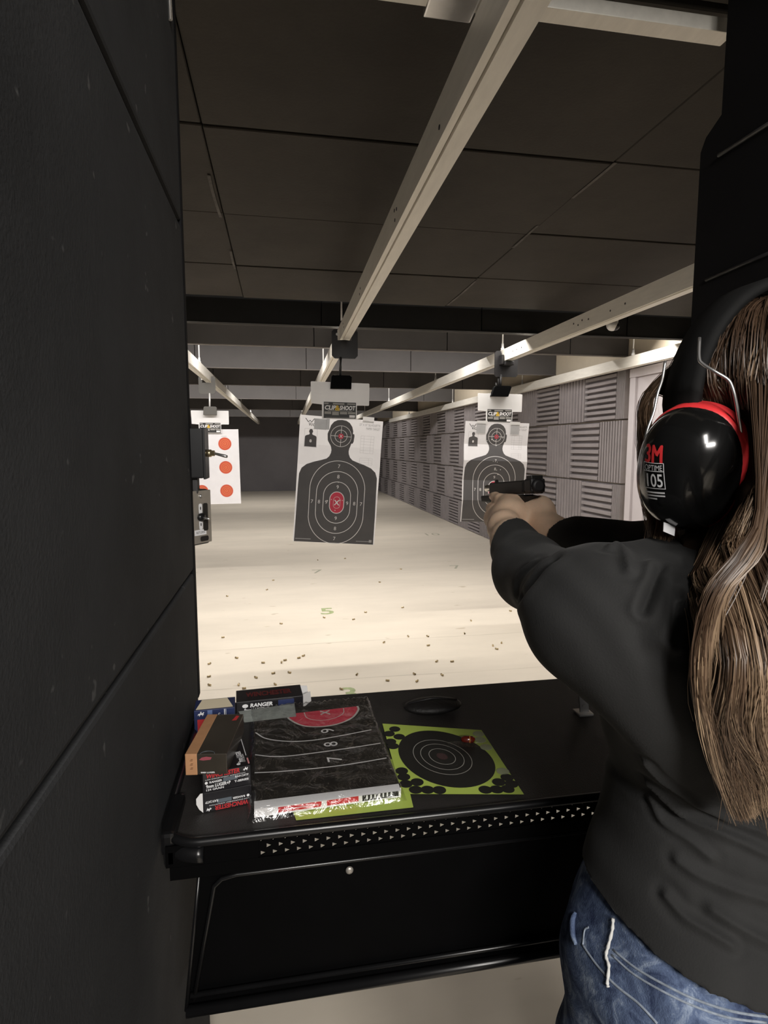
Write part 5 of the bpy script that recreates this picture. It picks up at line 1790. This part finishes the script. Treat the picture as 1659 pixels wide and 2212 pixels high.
# back fall: from the crown and sides down the back
for k in range(300):
    az = RNG.uniform(-112, 112)
    el = RNG.uniform(8, 88)
    u = np.clip((az + 112) / 224 + RNG.normal(0, 0.05), 0, 1)
    v = RNG.random()
    lift = 0.008 + 0.014 * v
    az2 = az * (0.92 if abs(az) < 70 else 0.80)
    pts = [scalp(az, el, 0.004), scalp(az2, el * 0.45 - 4, lift + 0.003), scalp(az2 * 0.92, -26, lift + 0.004)]
    pts.append(np.array([0.515 + (u - 0.5) * 0.24, 0.470 - 0.028 * v + 0.05 * (2 * u - 1) ** 2, 1.415]))
    pts.append(np.array([0.358 + 0.32 * u, 0.428 - 0.036 * v, 1.335 + RNG.normal(0, 0.004)]))
    pts.append(np.array([0.374 + 0.29 * u, 0.440 - 0.034 * v, 1.262]))
    ze = 1.185 - 0.035 * math.sin(u * 3.14) + abs(RNG.normal(0, 0.022)) + (0.02 if u > 0.85 else 0)
    pts.append(np.array([0.412 + 0.22 * u + RNG.normal(0, 0.008), 0.446 - 0.03 * v, ze]))
    bl = 0.20 + 0.22 * math.sin(u * 9 + 1) + 0.10 * v
    add_lock(pts, 60, 0.0058, bl)
# locks at the left side running in front of the ear and under the muff, to the shoulder; extra blond stands for lamplight
for k in range(26):
    az = RNG.uniform(-150, -108)
    el = RNG.uniform(6, 50)
    q = RNG.random()
    Yf = 0.60 + 0.03 * RNG.random()
    pts = [scalp(az, el, 0.004), V3(at(1398 + 14 * q, 850, Yf)), V3(at(1384 + 14 * q, 935, Yf)), V3(at(1386 + 18 * q, 1040, Yf)), V3(at(1404 + 34 * q, 1140, Yf - 0.015)), V3(at(1416 + 40 * q, 1200 + 22 * RNG.random(), Yf - 0.045))]
    add_lock(pts, 50, 0.0035, 0.86, wav=0.003)
# pale strands edging the lower rim of the muff and curling behind it
for k in range(7):
    q = RNG.random()
    pts = [scalp(-100, 30, 0.006), V3(at(1622 + 20 * q, 900, 0.52)), V3(at(1628 + 16 * q, 1030, 0.50)), V3(at(1600 + 24 * q, 1120, 0.50)), V3(at(1530 + 20 * q, 1190, 0.50)), V3(at(1504 + 14 * q, 1240, 0.47)), V3(at(1528 + 8 * q, 1278, 0.44)), V3(at(1580 + 30 * q, 1220, 0.42))]
    add_lock(pts, 30, 0.0022, 0.66, wav=0.003)
for k in range(20):
    q = RNG.random()
    pts = [scalp(-60 + 40 * q, 20, 0.012), V3(at(1640 + 20 * q, 1080, 0.43)), V3(at(1600 + 40 * q, 1190, 0.41)), V3(at(1532 + 40 * q, 1275, 0.41)), V3(at(1508 + 40 * q, 1370, 0.415)), V3(at(1512 + 40 * q, 1490, 0.415)), V3(at(1545 + 40 * q, 1640, 0.425)), V3(at(1590 + 40 * q, 1760, 0.435))]
    add_lock(pts, 44, 0.003, 0.52, wav=0.004)
# hair falling from behind the ear on to the shoulder
for k in range(34):
    q = RNG.random()
    Yn = 0.585 - 0.02 * q
    pts = [V3(at(1470 + 110 * q, 1090, Yn)), V3(at(1462 + 112 * q, 1150, Yn - 0.02)), V3(at(1474 + 100 * q, 1210, 0.53 - 0.02 * q)), V3(at(1500 + 80 * q, 1280, 0.475)), V3(at(1516 + 70 * q, 1350, 0.44)), V3(at(1530 + 66 * q, 1440, 0.428))]
    add_lock(pts, 34, 0.0035, 0.30 + 0.3 * RNG.random(), wav=0.004)
# crown cover swept from the parting, and stray hairs
for k in range(90):
    az = RNG.uniform(-180, 180)
    el = RNG.uniform(62, 88)
    sgn = -1 if math.sin(math.radians(az)) < 0 else 1
    az2 = az if abs(az) < 110 else sgn * (110 - (abs(az) - 110) * 0.25)
    pts = [scalp(az, el, 0.004), scalp(az2, el * 0.55, 0.016), scalp(az2, 8, 0.018), scalp(az2 * 0.9, -22, 0.018), np.array([0.515 + math.sin(math.radians(az2)) * 0.11, 0.475, 1.42])]
    add_lock(pts, 46, 0.005, 0.42)
for k in range(36):
    u = RNG.random()
    pts = [scalp(-60 + 120 * u, 20, 0.02), np.array([0.40 + 0.2 * u, 0.43, 1.42]), np.array([0.34 + 0.34 * u, 0.41, 1.32]), np.array([0.355 + 0.31 * u + RNG.normal(0, 0.008), 0.415, 1.24]), np.array([0.40 + 0.24 * u + RNG.normal(0, 0.014), 0.43, 1.16 + RNG.normal(0, 0.012)])]
    add_lock(pts, 3, 0.004, 0.55, r=0.0003, wav=0.009)

P = np.stack([s[0] for s in strands])                    # n, NP, 3
# strands near the near ear are pressed flat under the muff
d_ = P - MUFF_C
a_, b_, h_ = d_ @ MUFF_S, d_ @ MUFF_U, d_ @ MUFF_N
q_ = ((np.abs(a_) / MUFF_A) ** 2.3 + (np.abs(b_) / MUFF_B) ** 2.3) ** (1 / 2.3)
w_ = np.clip((1.32 - q_) / 0.22, 0, 1) * (h_ > -0.034) * (h_ < 0.12)
P = P - (w_ * (h_ + 0.034))[:, :, None] * MUFF_N
R = np.array([s[1] for s in strands])
T = np.gradient(P, axis=1)
T /= np.maximum(np.linalg.norm(T, axis=2, keepdims=True), 1e-9)
# flat ribbons facing outwards from the head and back
cen_ = np.array([0.52, 0.60, 0.0])
O_ = P - cen_
O_[:, :, 2] = np.clip(P[:, :, 2] - HC[2], -0.02, 1) * 1.2
O_ = O_ + RNG.normal(0, 0.05, (len(P), 1, 3))
A_ = np.cross(T, O_)
A_ /= np.maximum(np.linalg.norm(A_, axis=2, keepdims=True), 1e-9)
tt = np.linspace(0, 1, NP_)
rad = R[:, None] * (1 - 0.75 * tt ** 4)[None, :]
VV = np.stack([P - A_ * rad[:, :, None], P + A_ * rad[:, :, None]], 2).reshape(-1, 3)
ns = len(strands)
i_, j_ = np.meshgrid(np.arange(ns), np.arange(NP_ - 1), indexing='ij')
idx = lambda i, j, k: (i * NP_ + j) * 2 + k
QQ = np.stack([idx(i_, j_, 0), idx(i_, j_, 1), idx(i_, j_ + 1, 1), idx(i_, j_ + 1, 0)], -1).reshape(-1, 4)
hme = quads_mesh('hair', VV, QQ, 'hair')
roots = np.array([c[0] for c in cols])
tips = np.array([c[1] for c in cols])
gt = np.clip(tt * 1.6 - 0.25, 0, 1)[None, :, None]
CC = roots[:, None, :] * (1 - gt) + tips[:, None, :] * gt
CC = np.repeat(CC[:, :, None, :], 2, 2).reshape(-1, 3)
attr = hme.attributes.new('dye', 'FLOAT_COLOR', 'POINT')
attr.data.foreach_set('color', np.concatenate([CC, np.ones((len(CC), 1))], 1).astype(np.float32).ravel())
hair = link('hair', hme, person, label='long wavy brown hair with blond streaks')
# dark under-layer that closes the gaps between strands
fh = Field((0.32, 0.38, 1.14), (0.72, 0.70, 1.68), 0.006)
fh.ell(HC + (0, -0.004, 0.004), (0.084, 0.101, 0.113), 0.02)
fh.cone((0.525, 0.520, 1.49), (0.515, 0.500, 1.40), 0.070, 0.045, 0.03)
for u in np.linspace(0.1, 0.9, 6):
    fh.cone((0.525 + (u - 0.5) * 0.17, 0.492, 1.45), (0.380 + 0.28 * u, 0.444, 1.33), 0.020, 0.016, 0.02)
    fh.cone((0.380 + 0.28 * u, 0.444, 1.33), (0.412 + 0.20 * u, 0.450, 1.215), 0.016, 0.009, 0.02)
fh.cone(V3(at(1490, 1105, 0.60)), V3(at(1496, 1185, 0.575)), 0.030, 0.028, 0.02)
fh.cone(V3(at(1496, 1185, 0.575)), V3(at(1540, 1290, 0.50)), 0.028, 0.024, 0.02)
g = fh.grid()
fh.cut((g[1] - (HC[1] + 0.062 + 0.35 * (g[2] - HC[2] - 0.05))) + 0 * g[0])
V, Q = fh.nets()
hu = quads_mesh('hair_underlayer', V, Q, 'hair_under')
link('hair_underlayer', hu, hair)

# ================================================================== ear muffs
CL, n_, upv, sd = MUFF_C, MUFF_N, MUFF_U, MUFF_S
muffs = thing('ear_muffs', 'black ear muffs with a red ring, worn over the long hair', 'ear muffs', CL)
CA, CB, CD = MUFF_A, MUFF_B, 0.046


def dome(a, b):
    q = (abs(a / CA) ** 2.3 + abs(b / CB) ** 2.3) ** (1 / 2.3)
    return CD * max(1 - min(q, 1) ** 2.6, 0) ** 0.62


def cup_world(C, nn, uu, ss):
    return lambda a, b, h: tuple(C + ss * a + uu * b + nn * h - CL)


def cup_mesh(C, nn, uu, ss):
    fn = cup_world(C, nn, uu, ss)
    V, Fc = [], []
    NR, NA = 22, 56
    for i in range(NR + 1):
        q = (i / NR)
        q = 1 - (1 - q) ** 2 if i else 0
        for k in range(NA):
            a = 2 * math.pi * k / NA
            ca, sa = math.cos(a), math.sin(a)
            x = CA * q * math.copysign(abs(ca) ** (2 / 2.3), ca)
            y = CB * q * math.copysign(abs(sa) ** (2 / 2.3), sa)
            dent = 0.0035 * math.exp(-((x - 0.020 + 0.25 * (y - 0.0)) / 0.006) ** 2) * math.exp(-((y + 0.012) / 0.03) ** 4)
            V.append(fn(x, y, dome(x, y) - dent))
    for i in range(NR):
        for k in range(NA):
            j = (k + 1) % NA
            Fc.append((i * NA + k, (i + 1) * NA + k, (i + 1) * NA + j, i * NA + j))
    return mesh_from('cup', V, Fc, 'muff', True)


def band(C, nn, uu, ss, sc, h0, h1, name, m_):
    fn = cup_world(C, nn, uu, ss)
    o = [(CA * sc * math.copysign(abs(math.cos(a)) ** (2 / 2.3), math.cos(a)), CB * sc * math.copysign(abs(math.sin(a)) ** (2 / 2.3), math.sin(a))) for a in np.linspace(0, 2 * math.pi, 97)[:-1]]
    V, Fc = [], []
    for h, s_ in ((h0, 0.72), (h0, 0.97), (h0 + 0.15 * (h1 - h0), 1.0), (h1 - 0.15 * (h1 - h0), 1.0), (h1, 0.97), (h1, 0.72)):
        V += [fn(x * s_, y * s_, h) for x, y in o]
    n = len(o)
    for i in range(5):
        for k in range(n):
            Fc.append((i * n + k, i * n + (k + 1) % n, (i + 1) * n + (k + 1) % n, (i + 1) * n + k))
    return link(name, mesh_from(name, V, Fc, m_, True), muffs)


CRt = HC + np.array([0.118, -0.004, -0.055])
nR, uR = np.array([0.98, -0.15, -0.05]), np.array([0.05, -0.1, 0.99])
nR /= np.linalg.norm(nR)
uR -= nR * (uR @ nR)
uR /= np.linalg.norm(uR)
sR = np.cross(uR, nR)
for C, nn, uu, ss in ((CL, n_, upv, sd), (CRt, nR, uR, sR)):
    link('cup', cup_mesh(C, nn, uu, ss), muffs)
    band(C, nn, uu, ss, 1.025, -0.026, 0.001, 'red_ring', 'muff_red')['label'] = 'red ring'
    band(C, nn, uu, ss, 0.92, -0.044, -0.025, 'cushion', 'muff_pad')

# printed face of the near cup
fw_ = cup_world(CL, n_, upv, sd)
TR = math.radians(13)


def on_cup(u, v, h):
    x, y = -0.0175 + u * math.cos(TR) - v * math.sin(TR), 0.006 + u * math.sin(TR) + v * math.cos(TR)
    return fw_(x, y, dome(x, y) + 0.0004 + h)


cuts = [k * 0.002 for k in range(-26, 27)]
Decal().text('3M', -0.0005, 0.019, 0.017, width=0.0195).text('3M', 0.0004, 0.0194, 0.017, width=0.0195).text('3M', 0.0009, 0.0188, 0.017, width=0.0195).put('brand_mark', 'muff_red', muffs, on_cup, 0.0002, cuts, cuts)
d = Decal()
d.text('OPTIME', 0.0, 0.0055, 0.0055, width=0.020)
d.text('105', 0.0008, -0.0075, 0.0135, width=0.0175, bold=0.012)
for y in (0.0098, 0.0015, -0.0165):
    d.rect(-0.0118, y, 0.0118, y + 0.0007)
d.rect(0.0112, -0.0165, 0.0120, 0.0098)
d.rect(-0.0120, -0.0165, -0.0112, 0.0098)
for k, w in enumerate((0.021, 0.021, 0.012)):
    d.rect(-0.0105, -0.0215 - 0.0035 * k, -0.0105 + w, -0.0198 - 0.0035 * k)
d.put('model_lettering', 'print_white', muffs, on_cup, 0.0002, cuts, cuts)
# wires, head band, tag
W_ = lambda pix: [V3(at(x, y, Y)) - CL for x, y, Y in pix]
m = MB()
wire = W_([(1511, 730, 0.53), (1510, 772, 0.52), (1518, 786, 0.515), (1545, 803, 0.505), (1570, 818, 0.50), (1580, 832, 0.498), (1588, 860, 0.497), (1596, 905, 0.500), (1600, 940, 0.505), (1592, 985, 0.515)])
m.tube(list(spline(wire, 40)), 0.0016, 8)
m.put('steel_wire', 'steel', muffs)
m = MB()
wire = W_([(1437, 780, 0.575), (1432, 812, 0.572), (1428, 828, 0.570), (1420, 852, 0.568), (1412, 890, 0.567), (1398, 930, 0.566), (1388, 975, 0.565)])
m.tube(list(spline(wire, 30)), 0.0016, 8)
m.put('steel_wire', 'steel', muffs)
# right-hand wires mirror the left ones about the head
for w0 in ((HC + (0.118, -0.035, 0.08), HC + (0.125, -0.04, 0.03), HC + (0.128, -0.03, -0.03)), (HC + (0.118, 0.03, 0.08), HC + (0.125, 0.035, 0.03), HC + (0.128, 0.03, -0.03))):
    MB().tube(list(spline([p - CL for p in w0], 12)), 0.0016, 8).put('steel_wire', 'steel', muffs)
V, Fc = [], []
NA = 40
for i in range(NA + 1):
    a = math.pi * (1.0 - i / NA)
    a = math.pi * 0.5 + (a - math.pi * 0.5) * 1.08
    rx, rz = 0.111, 0.133
    c0 = HC + np.array([rx * math.cos(a), -0.006 - 0.020 * math.sin(a) * 0, -0.005 + rz * math.sin(a)])
    t_ = np.array([math.cos(a), 0, math.sin(a) * 1.0])
    for wy, hh in ((-0.024, -0.006), (0.024, -0.006), (0.026, 0), (0.020, 0.006), (-0.020, 0.006), (-0.026, 0)):
        V.append(c0 + np.array([0, wy, 0]) + t_ * hh - CL)
for i in range(NA):
    for k in range(6):
        Fc.append((i * 6 + k, i * 6 + (k + 1) % 6, (i + 1) * 6 + (k + 1) % 6, (i + 1) * 6 + k))
link('head_band', mesh_from('head_band', V, Fc, 'muff_pad', True), muffs)
p = V3(at(1446, 1142, 0.548)) - CL
q = [V3(at(x, y, 0.548)) - CL for x, y in ((1434, 1128), (1459, 1136), (1457, 1158), (1433, 1148))]
m = MB()
m.bm.faces.new([m.bm.verts.new(Vector(v)) for v in q])
tg = m.put('paper_tag', 'print_white', muffs, label='small white tag under the near cup')
sol = tg.modifiers.new('thickness', 'SOLIDIFY')
sol.thickness = 0.0008
